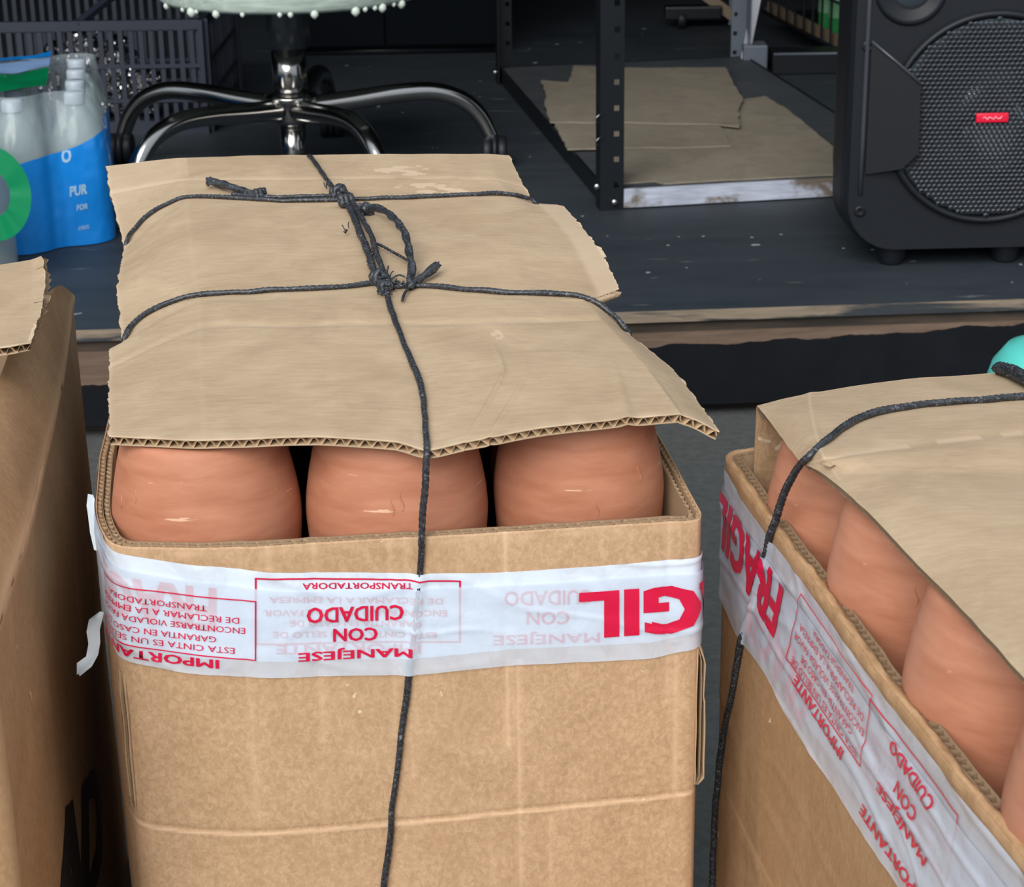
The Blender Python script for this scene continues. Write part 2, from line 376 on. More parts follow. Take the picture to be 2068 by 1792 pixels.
def shell(w, rim, top, mat, parent, wearf=None, zs=None, layers=2, thick=0.0095, cut=True, first=0, s0=None, s1=None, pitch=0.0080, floor_z=0.002, ss=None):
    """outer liner, inner liners and the zigzag fluting that shows in the cut rim"""
    ss = ss or w.s
    rimf = rim if callable(rim) else (lambda s: rim)
    zz = zs or [0, 0.08, 0.16, 0.22] + [0.22 + i * 0.003 for i in range(1, 133)]
    V = []; Fc = []; W = []; n = len(ss)
    hi = max(zz)
    for j, z in enumerate(zz):
        for s in ss:
            zq = floor_z + (z / hi) * (rimf(s) - floor_z)
            V.append(w.S(s, zq, 0.0)); W.append(wearf(s, zq) if wearf else 0.0)
    for j in range(len(zz) - 1):
        for i in range(n - 1): Fc.append((j*n+i, j*n+i+1, (j+1)*n+i+1, (j+1)*n+i))
    # lip of the outer liner
    b = len(V); 
    for s in ss: V.append(w.S(s, rimf(s), -0.0006)); W.append(0.35)
    for s in ss: V.append(w.S(s, rimf(s) - 0.03, -0.0006)); W.append(0)
    t = (len(zz) - 1) * n
    for i in range(n - 1):
        Fc.append((t+i, t+i+1, b+i+1, b+i)); Fc.append((b+i, b+i+1, b+n+i+1, b+n+i))
    mesh_obj('body', V, Fc, mat, parent, wear=W)
    V = []; Fc = []
    for l in range(1, layers + 1):
        o0 = -thick * l / layers; last = l == layers
        for (dz0, dz1) in ((0, 0.5 if last else 0.03),):
            b = len(V)
            for s in ss:
                r = rimf(s) + 0.0008 * nz(s * 60, l * 3.1); z1 = 0.02 if last else r - dz1
                V += [w.S(s, z1, o0 + 0.0006), w.S(s, r, o0 + 0.0006), w.S(s, r, o0), w.S(s, z1, o0)]
            for i in range(n - 1):
                for k in range(3): Fc.append((b+4*i+k, b+4*i+k+1, b+4*i+5+k, b+4*i+4+k))
    mesh_obj('inner_liner', V, Fc, M_inner, parent)
    if not cut: layers = 0
    V = []; Fc = []
    for l in range(first, layers):
        oa = -thick * l / layers - 0.0008; ob = -thick * (l + 1) / layers + 0.0008; m = int(w.L / pitch * 6); b = len(V)
        for i in range(m + 1):
            s = w.L * i / m; ph = i / 6 * 2 * PI + l * 1.3 + 1.2 * nz(s * 20, l); k = 0.5 + 0.5 * max(-1, min(1, 1.3 * math.sin(ph)))
            r = rimf(s) - 0.0006 + 0.0009 * nz(s * 150, l); o = oa * (1 - k) + ob * k
            V += [w.S(s, r, o), w.S(s, r - 0.022, o)]
        for i in range(m): Fc.append((b+2*i, b+2*i+2, b+2*i+3, b+2*i+1))
    if layers: mesh_obj('fluting', V, Fc, M_inner if first else M_flute, parent, smooth=False)
    # floor of the box
    P = [w.base(s)[0] for s in w.s[:-1:8]]
    mesh_obj('base', [(p.x, p.y, 0.012) for p in P], [tuple(range(len(P)))], mat, parent, smooth=False)

# text ----------------------------------------------------------------
TXT = {}
def text_geo(txt, bold):
    key = (txt, bold)
    if key not in TXT:
        cu = bpy.data.curves.new('t', 'FONT'); cu.body = txt; cu.size = 1.0; cu.resolution_u = 2
        ob = bpy.data.objects.new('t', cu); COL.objects.link(ob)
        dg = bpy.context.evaluated_depsgraph_get(); me = bpy.data.meshes.new_from_object(ob.evaluated_get(dg))
        bpy.data.objects.remove(ob); bpy.data.curves.remove(cu)
        base_V = [(v.co.x, v.co.y) for v in me.vertices]; base_F = [tuple(p.vertices) for p in me.polygons]; V0 = []; Fc = []
        # heavier strokes: the same outline laid over itself with small shifts
        for dx, dy in ([(0, 0)] if bold < .0105 else [(-bold, -bold * .6), (bold, -bold * .6), (-bold, bold * .6), (bold, bold * .6)]):
            k = len(V0); V0 += [(x + dx, y + dy) for x, y in base_V]; Fc += [tuple(i + k for i in f) for f in base_F]
        xs = [v[0] for v in V0]; ys = [v[1] for v in V0]; x0, x1 = min(xs), max(xs)
        y0, y1 = min(ys), max(ys)
        V = [((x - x0) / (x1 - x0), (y - y0) / (y1 - y0)) for x, y in V0]
        asp = (x1 - x0) / (y1 - y0)
        bpy.data.meshes.remove(me); TXT[key] = (V, Fc, asp)
    return TXT[key]
def uv_mesh(V2, Fc, surf, name, mat, parent, maxlen=0.006, label=None, clip=None):
    bm = bmesh.new(); vs = [bm.verts.new((a, b, 0)) for a, b in V2]
    for f in Fc:
        try: bm.faces.new([vs[i] for i in f])
        except ValueError: pass
    if clip:
        for co, no in clip(): bmesh.ops.bisect_plane(bm, geom=bm.verts[:] + bm.edges[:] + bm.faces[:], plane_co=co, plane_no=no, clear_outer=True)
    bmesh.ops.triangulate(bm, faces=bm.faces[:])
    for _ in range(3):
        E_ = [e for e in bm.edges if e.calc_length() > maxlen]
        if not E_: break
        bmesh.ops.subdivide_edges(bm, edges=E_, cuts=1, use_grid_fill=False)
        bmesh.ops.triangulate(bm, faces=[f for f in bm.faces if len(f.verts) > 3])
    bm.verts.index_update()
    V = [surf(v.co.x, v.co.y) for v in bm.verts]; Fo = [tuple(v.index for v in f.verts) for f in bm.faces]; bm.free()
    if not V: return None
    return mesh_obj(name, V, Fo, mat, parent, smooth=True, label=label)
def text_on(w, fc, txt, Bs, Be, Te, Ts, off, parent, mat=None, bold=0.03, clip=None, ext=(0, 1)):
    """letters whose baseline runs Bs -> Be and cap line Ts -> Te (pixels on face fc)"""
    V, Fc, asp = text_geo(txt, bold)
    q = [Vector(fc(*p)) for p in (Bs, Be, Te, Ts)]
    V2 = [tuple((q[0].lerp(q[1], u)).lerp(q[3].lerp(q[2], u), v)) for u, v in V]
    return uv_mesh(V2, Fc, lambda s, z: w(s, z, off), 'lettering', mat or M_ink, parent, clip=clip)
def line_on(w, fc, pts, wid, off, parent, mat=None, name='printed_line', clip=None):
    q = [Vector(fc(*p)) for p in pts]; V = []; Fc = []
    for a, b in zip(q, q[1:]):
        d = (b - a).normalized(); n = Vector((-d.y, d.x)) * wid / 2; a2 = a - d * wid / 2; b2 = b + d * wid / 2; k = max(2, int((b - a).length / 0.006)); o = len(V)
        for i in range(k + 1): p = a2.lerp(b2, i / k); V += [tuple(p - n), tuple(p + n)]
        Fc += [(o+2*i, o+2*i+2, o+2*i+3, o+2*i+1) for i in range(k)]
    return uv_mesh(V, Fc, lambda s, z: w(s, z, off), name, mat or M_ink, parent, clip=clip)

def interp(x, P):
    if x <= P[0][0]: return P[0][1]
    for (a, b), (c, d) in zip(P, P[1:]):
        if x <= c: t = (x - a) / (c - a); t = t * t * (3 - 2 * t) * 0.5 + t * 0.5; return b + (d - b) * t
    return P[-1][1]
def band(S, s0, s1, zt, zb, off, name, mat, parent, ds=0.0025, rows=26):
    n = int((s1 - s0) / ds); V = []; Fc = []
    for i in range(n + 1):
        s = s0 + (s1 - s0) * i / n; a, b = zb(s), zt(s)
        for j in range(rows + 1): V.append(S(s, a + (b - a) * j / rows, off))
    for i in range(n):
        for j in range(rows): Fc.append((i*(rows+1)+j, (i+1)*(rows+1)+j, (i+1)*(rows+1)+j+1, i*(rows+1)+j+1))
    return mesh_obj(name, V, Fc, mat, parent)

# sheets --------------------------------------------------------------
class Sheet:
    """corrugated sheet over a grid of control points given as (px, py, z)"""
    def __init__(self, rows, nu, nv, bumpf=None, sharp=0.45):
        C = [[PZ(*c) if len(c) == 3 else PY(c[0], c[1], c[2]) for c in r] for r in rows]
        def cm(p0, p1, p2, p3, t):
            s = 0.5 * ((2*p1) + (p2-p0)*t + (2*p0-5*p1+4*p2-p3)*t*t + (3*p1-p0-3*p2+p3)*t**3)
            return s * (1 - sharp) + p1.lerp(p2, t) * sharp
        def ev(L, x):
            i = min(int(x), len(L) - 2); t = x - i
            return cm(L[max(i-1, 0)], L[i], L[i+1], L[min(i+2, len(L)-1)], t)
        R = len(C); K = len(C[0]); self.nu, self.nv = nu, nv; self.C = (R, K)
        G = []
        cols = [[ev([C[r][k] for r in range(R)], (R - 1) * j / nv) for j in range(nv + 1)] for k in range(K)]
        for j in range(nv + 1):
            row = [cols[k][j] for k in range(K)]; G.append([ev(row, (K - 1) * i / nu) for i in range(nu + 1)])
        if bumpf:
            for j in range(nv + 1):
                for i in range(nu + 1): G[j][i] = bumpf(G[j][i], (K - 1) * i / nu, (R - 1) * j / nv)
        self.G = G
        self.N = [[None] * (nu + 1) for _ in range(nv + 1)]
        for j in range(nv + 1):
            for i in range(nu + 1):
                a = G[j][min(i+1, nu)] - G[j][max(i-1, 0)]; b = G[min(j+1, nv)][i] - G[max(j-1, 0)][i]
                c = b.cross(a); self.N[j][i] = (c.normalized() if c.z > 0 else -c.normalized())
        for j in range(nv + 1):
            for i in (0, 1, 2): self.N[j][i] = self.N[j][4]; self.N[j][nu - i] = self.N[j][nu - 4]
        V = [g for r in G for g in r]; n = nu + 1
        Fc = [(j*n+i, j*n+i+1, (j+1)*n+i+1, (j+1)*n+i) for j in range(nv) for i in range(nu)]
        self.bvh = BVHTree.FromPolygons(V, Fc)
    def hit(self, px, py, up=0.0):
        d = ray(px, py).normalized(); h = self.bvh.ray_cast(O, d)
        if h[0] is None: return None
        n = h[1] if h[1].z > 0 else -h[1]; return h[0] + n * up
    def build(self, parent, mat, thick=0.0046, wearf=None, pitch=0.0082, flute_edge='front', amp=1.0):
        nu, nv, G, NN = self.nu, self.nv, self.G, self.N; n = nu + 1
        def lay(o0, o1, name, wf=None):
            V = []; W = []; Fc = []
            for o in (o0, o1):
                for j in range(nv + 1):
                    for i in range(nu + 1):
                        V.append(G[j][i] + NN[j][i] * o); W.append(wf(i / nu, j / nv, G[j][i]) if wf else 0.0)
            m = n * (nv + 1)
            for j in range(nv):
                for i in range(nu):
                    a = (j*n+i, j*n+i+1, (j+1)*n+i+1, (j+1)*n+i); Fc.append(a); Fc.append(tuple(m + q for q in a[::-1]))
            for j in range(nv):
                for i in (0, nu): Fc.append((j*n+i, (j+1)*n+i, m+(j+1)*n+i, m+j*n+i))
            for i in range(nu):
                for j in (0, nv): Fc.append((j*n+i, j*n+i+1, m+j*n+i+1, m+j*n+i))
            return mesh_obj(name, V, Fc, mat, parent, wear=W)
        lay(0, -0.0006, 'top_liner', wearf); lay(-thick + 0.0006, -thick, 'bottom_liner')
        # closing strips of torn paper on back and side edges, darkened like the gap's shade
        V = []; Fc = []
        path = [(j, 0) for j in range(nv, -1, -1)] + [(0, i) for i in range(1, n)] + [(j, nu) for j in range(1, nv + 1)]
        for (j, i) in path:
            g, q = G[j][i], NN[j][i]; k = 0.0004 * nz(g.x * 400, g.y * 400)
            V += [g - q * 0.0004, g - q * (thick * 0.5) + Vector((k, k, 0)), g - q * (thick - 0.0004)]
        for k in range(len(path) - 1): Fc += [(3*k, 3*k+3, 3*k+4, 3*k+1), (3*k+1, 3*k+4, 3*k+5, 3*k+2)]
        mesh_obj('torn_edge', V, Fc, M_edge, parent)
        # waves of the fluting seen in the front edge
        L = [0.0]; row = G[nv]
        for i in range(nu): L.append(L[-1] + (row[i+1] - row[i]).length)
        m = int(L[-1] / pitch * 10); V = []; Fc = []; jb = max(0, nv - max(2, int(nv * 0.03)))
        for k in range(m + 1):
            x = L[-1] * k / m; i = min(bisect_right(L, x) - 1, nu - 1); t = (x - L[i]) / (L[i+1] - L[i])
            ph = x / pitch * 2 * PI + 0.8 * nz(x * 30); o = -thick / 2 + (thick / 2 - 0.0007) * max(-1, min(1, 1.12 * math.sin(ph)))
            for j in (nv, jb):
                g = G[j][i].lerp(G[j][i+1], t); q = NN[j][i].lerp(NN[j][i+1], t); ins = Vector((0, 0.0004, 0)) if j == nv else Vector((0, 0, 0))
                V.append(g + q * o + ins); V.append(g + q * (o - 0.0004) + ins)
        for k in range(m):
            Fc += [(4*k, 4*k+4, 4*k+6, 4*k+2), (4*k+1, 4*k+3, 4*k+7, 4*k+5), (4*k, 4*k+1, 4*k+5, 4*k+4)]
        mesh_obj('fluting', V, Fc, M_flute, parent)

# twine ---------------------------------------------------------------
def twine(P, parent, r=0.0022, name='strand', tw=420, lobe=0.13, lobes=3, rf=None, step=0.0014, n=12):
    Q = catmull(P, step)
    Q = [q + Vector((nz(q.x*55, q.y*55, q.z*55), nz(q.y*55+9, q.x*55), nz(q.z*55+4, q.x*55))) * 0.0007 for q in Q]
    return MB().tube(Q, rf or (lambda t: r * (1 + 0.08 * math.sin(t * 40))), n, lobe, tw, lobes).build(name, M_twine, parent)
def knot(c, axis, parent, R=0.004, r=0.0022, turns=3.2, length=0.008):
    c = Vector(c); ax = Vector(axis).normalized(); a = ax.orthogonal().normalized(); b = ax.cross(a); m = MB()
    P = [c + ax * (length * (t / 60 - 0.5)) + (a * math.cos(turns * 2 * PI * t / 60) + b * math.sin(turns * 2 * PI * t / 60)) * R * (1 + 0.22 * math.sin(t * 0.7)) for t in range(61)]
    m.tube(P, r, 10, 0.15, 400, 3)
    P = [c + (ax * math.cos(t / 24 * 2 * PI) * length * 0.55 + a * math.sin(t / 24 * 2 * PI) * R * 1.25 + b * 0.3 * R) for t in range(20)]
    m.tube(P, r * 0.9, 10, 0.15, 400, 3)
    m.lathe([(R * 0.3, -length * .45), (R * 0.95, -length * .2), (R * 1.0, length * .15), (R * 0.3, length * .45)], c, 12, ax.to_track_quat('Z', 'Y').to_matrix().to_4x4())
    return m.build('knot', M_twine, parent)
# ================================================================== MIDDLE BOX
R = 0.616
midbox = thing('cardboard_box', 'middle open cardboard box with three clay pots showing, wrapped in white and red tape', 'box', (-0.10, 1.6, 0))
fp = [(262,1105),(400,1108),(522,1105),(725,1090),(860,1083),(1100,1070),(1382,1053)]
lp = [(215,870),(201,921),(192,1019),(194,1045),(202,1068),(216,1090),(236,1102)]
rp = [(1405,1053),(1416,1047),(1417,1035),(1409,1020),(1369,945),(1328,877)]
bl, br = Vector((-0.372, 1.99)), Vector((0.045, 2.01))
mpts = [((bl.x + br.x) / 2, 2.0), bl] + [PZ(*q, R) for q in lp + fp + rp] + [br]
W1 = Wrap(mpts, smooth=1)
A1, B1 = PZ(262, 1105, R), PZ(1382, 1053, R); F1 = W1.face(A1, B1)
sFL, sFR = W1.near(PZ(216, 1090, R)), W1.near(PZ(1416, 1047, R))
SX = lambda px, py=1300: F1(px, py)[0]
hc = [F1(*q) for q in ((238,1668),(400,1670),(520,1668),(700,1660),(860,1650),(1080,1630),(1240,1615),(1398,1600))]
vcre = [(SX(1020,1200), F1(1020,1500)[1], 9, .0022, .9), (SX(1046,1480), 0, F1(1046,1320)[1], .0022, .7), (SX(512,1500), F1(512,1640)[1], 9, .0035, .35),
        (SX(650,1420), F1(650,1490)[1], 9, .003, .45), (SX(785,1120), F1(785,1480)[1], 9, .003, .35), (SX(1348,1200), F1(1348,1420)[1], 9, .0028, .5),
        (SX(1362,1450), F1(1362,1600)[1], F1(1362,1300)[1], .003, .6), (SX(1110,1720), 0, F1(1110,1640)[1], .0028, .5), (SX(990,1750), 0, F1(990,1640)[1], .003, .25),
        (SX(1375,1090), F1(1375,1130)[1], 9, .002, -.35), (SX(830,1450), F1(830,1560)[1], 9, .003, .4), (SX(540,1100), F1(540,1140)[1], 9, .003, .5)]
def crease_mid(s, z):
    zc = interp(s, hc); d = z - zc; return d
def disp_mid(s, z):
    if s < sFL - 0.01 or s > sFR + 0.01: return 0.0012 * nz(s * 9, z * 9)
    e = sstep(sFL, sFL + 0.01, s) * (1 - sstep(sFR - 0.01, sFR, s)); v = 0.0018 * nz(s * 7, z * 6 + 3) + 0.0004 * nz(s * 60, z * 8)
    d = crease_mid(s, z); v += -0.0010 * math.exp(-((d - 0.0008) / 0.0012) ** 2) + 0.0004 * math.exp(-((d + 0.0020) / 0.0014) ** 2)
    for sc, z0, z1, w_, a in vcre:
        if z0 < z < z1 and abs(s - sc) < 0.02: v += -0.0006 * math.copysign(1, a) * math.exp(-((s - sc) / w_) ** 2)
    return v * e
def wear_mid(s, z):
    if s < sFL - 0.02 or s > sFR + 0.02: return 0.0
    d = crease_mid(s, z); v = 0.75 * math.exp(-((d + 0.0016 + .001 * nz(s * 60)) / 0.0012) ** 2)
    for sc, z0, z1, w_, a in vcre:
        if z0 < z < z1 and abs(s - sc) < 0.02: v += a * 0.8 * (0.75 + .4 * nz(s * 10, z * 60)) * math.exp(-((s - sc + 0.0008 * nz(z * 50, sc)) / (w_ * .8)) ** 2)
    v += 0.6 * math.exp(-((s - sFR + .002) / 0.002) ** 2) + 0.35 * math.exp(-((s - sFL - .006) / 0.004) ** 2)
    v += 0.5 * math.exp(-((z - 0.612) / 0.003) ** 2) * max(0, nz(s * 50, 2) + .4)
    return max(0, min(1, v))
W1.disp = disp_mid
ss = [s for s in W1.s[::2]]
if ss[-1] < W1.L: ss.append(W1.L)
ss = sorted(set(ss + [s for s in W1.s if sFL - 0.02 < s < sFR + 0.02] + [sc + k * .0009 for sc, *_ in vcre for k in (-2, -1, 0, 1, 2)]))
shell(W1, R, None, M_card, midbox, wear_mid, zs=[0, .1, .2, .25] + [.25 + i * .0018 for i in range(1, 205)], ss=ss, thick=0.0098)

# layers of torn board standing out at both front corners
def torn(w, s, zt, zb, dirv, wid, parent, layers=3, seed=1, gap=0.0026, off0=0.0):
    dirv = Vector(dirv).normalized(); side = Vector((-dirv.y, dirv.x, 0))
    for L in range(layers):
        V = []; Fc = []; n = 70
        for i in range(n + 1):
            z = zb + (zt - zb) * i / n; t = i / n; env = min(1, 6 * t, 5 * (1 - t) + .15) 
            p = w.S(s, z, 0.0) + side * (off0 - gap * L)
            wd = wid * env * (1 + 0.25 * nz(z * 40, seed + L)) + 0.0009 * nz(z * 700, seed * 3 + L)
            for th in (0, 0.0007):
                V += [p - dirv * 0.004 + side * th, p + dirv * wd + side * (th + 0.0012 * nz(z * 30, L + seed))]
        for i in range(n):
            a = 4 * i; Fc += [(a, a+4, a+5, a+1), (a+2, a+3, a+7, a+6), (a+1, a+5, a+7, a+3)]
        mesh_obj('torn_flap', V, Fc, M_fibre if L % 2 else M_card, parent)
        if L < layers - 1:
            V = []; Fc = []; n = 160
            for i in range(n + 1):
                z = zb + (zt - zb) * i / n; t = i / n; env = min(1, 6 * t, 5 * (1 - t) + .15)
                p = w.S(s, z, 0.0) + side * (off0 - gap * L - gap * (0.5 + 0.42 * math.sin(i * 1.25))); wd = (wid - .0016) * env
                V += [p - dirv * 0.004, p + dirv * (wd + .0007 * nz(z * 300, L))]
            Fc = [(2*i, 2*i+2, 2*i+3, 2*i+1) for i in range(n)]
            mesh_obj('fluting', V, Fc, M_flute, parent, smooth=False)
def torn2(w, s0_, zt_, zb_, stack, n_layers, gap, protr, depth, parent, seed, follow):
    for L in range(n_layers):
        V = []; Fc = []; n = 90; sl = s0_ + (stack * gap * L if follow else 0)
        for i in range(n + 1):
            t = i / n; z = zb_ + (zt_ - zb_) * t; env = min(1, 8 * t + .2, 7 * (1 - t) + .1) * (1 - .22 * L * (0 if follow else 1) * (t > .62))
            p = w.S(sl, z, 0.0) + Vector((0 if follow else stack * gap * L * min(1, env * 1.6), 0, 0))
            y1 = protr * env * (1 + .3 * nz(z * 45, seed + L)) + .0007 * nz(z * 600, seed + 3 * L)
            for dx in (0, .0008): V += [p + Vector((dx + .0010 * nz(z * 26, seed + L), -y1, 0)), p + Vector((dx, depth, 0))]
        for i in range(n): a = 4 * i; Fc += [(a, a+4, a+5, a+1), (a+2, a+3, a+7, a+6), (a, a+2, a+6, a+4)]
        mesh_obj('torn_flap', V, Fc, M_inner if L % 2 else M_flute, parent)  # alternate layers darkened to paint the shade in the slits
torn2(W1, F1(252, 1500)[0], F1(240, 1372)[1], F1(240, 1652)[1], -1, 4, .0042, .0048, .004, midbox, 1, True)
torn2(W1, F1(1411, 1400)[0], F1(1418, 1308)[1], F1(1410, 1590)[1], 1, 3, .0030, .0030, .022, midbox, 5, False)
# added black sheet behind the second row of pots, standing for shade between them
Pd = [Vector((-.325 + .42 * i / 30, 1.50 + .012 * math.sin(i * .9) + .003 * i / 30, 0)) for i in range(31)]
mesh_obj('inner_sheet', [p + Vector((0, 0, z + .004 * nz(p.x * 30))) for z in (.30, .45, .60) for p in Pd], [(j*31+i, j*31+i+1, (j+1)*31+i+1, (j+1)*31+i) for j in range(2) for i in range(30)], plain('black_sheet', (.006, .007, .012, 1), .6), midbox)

# twine position under the tape
tws = [F1(*q) for q in ((851,1090),(848,1150),(838,1250),(826,1355),(808,1500),(790,1650),(775,1792),(762,1900))]
tz = [(z, s) for s, z in tws][::-1]
def S1t(s, z, off):
    d = s - interp(z, tz)
    q = 0.0003 * nz(s * 14, z * 100) + 0.0003 * nz(s * 50 + z * 90, z * 40) + 0.0007 * math.exp(-((nz(s * 9, z * 22 + 5)) / 0.06) ** 2)
    return W1.S(s, z, off + q + 0.0006 + 0.0030 * math.exp(-(d / 0.0036) ** 2))
tape1 = mesh_obj('packing_tape', *(lambda V, Fc: (V, Fc))([], []), M_tape, midbox, label='white and red printed packing tape wound around the top of the box')
bpy.data.objects.remove(tape1)
top1 = [F1(*q) for q in ((150,1112),(200,1118),(231,1121),(421,1134),(600,1146),(847,1150),(1003,1151),(1206,1141),(1413,1127),(1500,1120))]
bot1 = [F1(*q) for q in ((150,1322),(204,1328),(235,1337),(421,1351),(600,1354),(847,1353),(1037,1336),(1308,1328),(1409,1309),(1500,1300))]
s_lo, s_hi = top1[0][0], top1[-1][0]
zt = lambda s: interp(s, top1); zb = lambda s: interp(s, bot1)
zmid = [F1(*q) for q in ((150,1140),(231,1150),(421,1166),(600,1182),(847,1180),(1100,1172),(1413,1156),(1500,1150))]
zm2 = lambda s: zb(s) + 0.0115
ta = band(S1t, 0.02, W1.L - 0.02, zt, zm2, 0.0, 'packing_tape', M_tape, midbox, rows=44)
ta['label'] = 'white packing tape printed in red, the lower of two turns'
tb = band(S1t, 0.02, W1.L - 0.02, lambda s: interp(s, zmid), zb, 0.0016, 'packing_tape', M_tape2, midbox, rows=44)
tb['label'] = 'white packing tape printed in red, the outer of two turns'
def T1(txt, xr, xl, yr, yl, h, hl=None, under=False, bold=0.03, mat=None):
    hl = hl or h
    text_on(S1t, F1, txt, (xr, yr), (xl, yl), (xl, yl + hl), (xr, yr + h), 0.0007 if under else 0.0024, ta if under else tb, mat or M_ink, bold)
T1('IMPORTANTE', 446, 146, 1318, 1304, 18.5, bold=0.026)
for t, xr, xl, y in (('ESTA CINTA ES UN SELLO DE', 477, 152, 1293.5), ('GARANTIA EN CASO DE', 440, 190, 1272), ('ENCONTRARSE VIOLADA FAVOR', 498, 172, 1253), ('DE RECLAMAR A LA EMPRESA', 486, 172, 1232.5), ('TRANSPORTADORA', 421, 208, 1210)):
    T1(t, xr, xl, y, y - (xr - xl) * 0.052, 12, bold=0.010)
def L1(pts, wid=0.0009, under=False): line_on(S1t, F1, pts, wid, 0.0007 if under else 0.0024, ta if under else tb)
L1([(140,1178),(519,1199),(519,1317),(140,1296)])
T1('MANEJESE', 832, 603, 1293, 1298, 23, bold=0.024); T1('CON', 763, 673, 1256, 1257, 27, bold=0.024); T1('CUIDADO', 815, 620, 1211, 1214, 31, bold=0.024)
T1('FRAGIL', 1690, 1167, 1164, 1190, 96, bold=0.045)
L1([(519,1289),(519,1155),(928,1166),(928,1289),(519,1287)], 0.0012, True)
for t, xr, xl, yr, yl in (('TRANSPORTADORA', 834, 612, 1169, 1166), ('DE RECLAMAR A LA EMPRESA', 894, 546, 1201, 1192), ('ENCONTRARSE VIOLADA FAVOR', 902, 536, 1225, 1218), ('GARANTIA EN CASO DE', 851, 587, 1246, 1240), ('ESTA CINTA ES UN SELLO DE', 881, 553, 1269, 1262)):
    T1(t, xr, xl, yr, yl, 12.5, under=True, bold=0.015)
T1('IMPORTANTE', 850, 560, 1293, 1288, 19, under=True, bold=0.015)
T1('MANEJESE', 1210, 995, 1268, 1270, 26, under=True, bold=0.012); T1('CON', 1148, 1062, 1229, 1229, 27, under=True, bold=0.012); T1('CUIDADO', 1196, 1017, 1187, 1188, 29, under=True, bold=0.012)
T1('FRAGIL', 440, 120, 1176, 1158, 90, under=True, bold=0.03)
# loose crumpled ends of the tape on the left side
def tail(pts, wid, parent, mat, name='tape_end'):
    V = []; Fc = []; n = len(pts)
    for i, (x, y, yy) in enumerate(pts):
        p = PY(x, y, yy); 
        for k in range(4): V.append(p + Vector((wid[i] * (k / 3 - .5), 0.004 * nz(i * 1.7, k * 2.1), 0.004 * nz(i * 2.3, k))))
    for i in range(n - 1):
        for k in range(3): Fc.append((4*i+k, 4*i+k+1, 4*i+k+5, 4*i+k+4))
    mesh_obj(name, V, Fc, mat, parent)
M_tail = plain('tape_white', (0.55, 0.60, 0.63, 1), 0.4)
tail([(183,998,1.30),(186,1020,1.292),(190,1045,1.285),(193,1075,1.27),(196,1110,1.26)], [.004,.007,.009,.008,.004], tb, M_tail)
tail([(206,1235,1.225),(194,1250,1.225),(188,1275,1.23),(190,1300,1.225),(186,1325,1.225),(170,1345,1.22),(160,1362,1.22)], [.003,.009,.010,.008,.008,.010,.003], tb, M_tail)

# ------------------------------------------------------------------ pots
def pot_profile(rm, top, h=0.20):
    """clay pot lying mouth down: base up, widest a little above the middle"""
    P = [(0.0, 0.0)] 
    K = [(0.72, -h), (0.76, -h + .004), (0.80, -h * .9), (0.93, -h * .62), (0.995, -h * .38), (1.0, -h * .30), (0.972, -h * .225), (0.925, -h * .145), (0.872, -h * .075), (0.83, -h * .028), (0.80, -h * .010), (0.76, -.0008), (0.71, 0), (0.66, -.0015), (0.60, -.003)]
    C = catmull([(a * rm, 0, b) for a, b in K], 0.004)
    return [(p.x, top + p.z) for p in C]
def pot(c, rm, top, label, group, h=0.20, lean=0.0):
    t = thing('clay_pot', label, 'pot', (c[0], c[1], top - h), 0, group)
    m = MB().lathe([(r, z - top + h) for r, z in pot_profile(rm, top, h)] + [(rm * .3, h - .0035), (0.0004, h - .0035)], n=72, caps=False)
    for v in m.V:
        a = math.atan2(v.y, v.x); k = 1 + 0.006 * nz(math.cos(a) * 1.3 + c[0] * 9, math.sin(a) * 1.3, v.z * 6) + 0.0025 * nz(v.z * 90, c[0] * 50)
        v.x *= k; v.y *= k; v.x += lean * (v.z - h)
    m.build('body', M_terra, t, world=False)
    # slivers and smears of slip stuck to the clay
    if lean is not None:
        rnd = random.Random(int(c[0] * 1000))
        for q in range(2):
            s = MB()
            a = -PI / 2 + rnd.uniform(-1.0, 1.0); z = h - rnd.uniform(.03, .07); P = []
            prof = pot_profile(rm, h, h)
            for k in range(7):
                zz = z + k * 0.0022; rr = interp(zz, sorted([(b, a_) for a_, b in prof if b > h * .5], key=lambda e: e[0])); aa = a + 0.02 * math.sin(k)
                P.append(Vector((rr * math.cos(aa), rr * math.sin(aa), zz)))
            s.tube(P, lambda t: 0.0007 * (1 - abs(2 * t - 1)) + .0001, 6)
            s.build('clay_sliver', M_terra, t, world=False)
    return t
def ctr(xa, xb, y):   # centre from left and right silhouette pixels near the rim row
    a, b = PY(xa, 1060, y), PY(xb, 1060, y); return ((a.x + b.x) / 2, y), (b.x - a.x) / 2
for xa, xb, y, tp, lab in ((229, 613, 1.276, .674, 'left terracotta pot at the front of the middle box'), (618, 989, 1.284, .674, 'centre terracotta pot at the front of the middle box, behind the hanging twine'), (996, 1341, 1.306, .677, 'right terracotta pot at the front of the middle box, beside the gap')):
    c, r = ctr(xa, xb, y); pot(c, r * 0.985, tp, lab, 'clay pots in the middle box')
for xa, xb, y, lab in ((236, 590, 1.41, 'terracotta pot behind the left front pot, only a sliver showing'), (620, 960, 1.42, 'terracotta pot behind the centre front pot, under the lid'), (985, 1300, 1.43, 'terracotta pot behind the right front pot, under the lid')):
    c, r = ctr(xa, xb, y); pot(c, 0.0595, .668, lab, 'clay pots in the middle box')

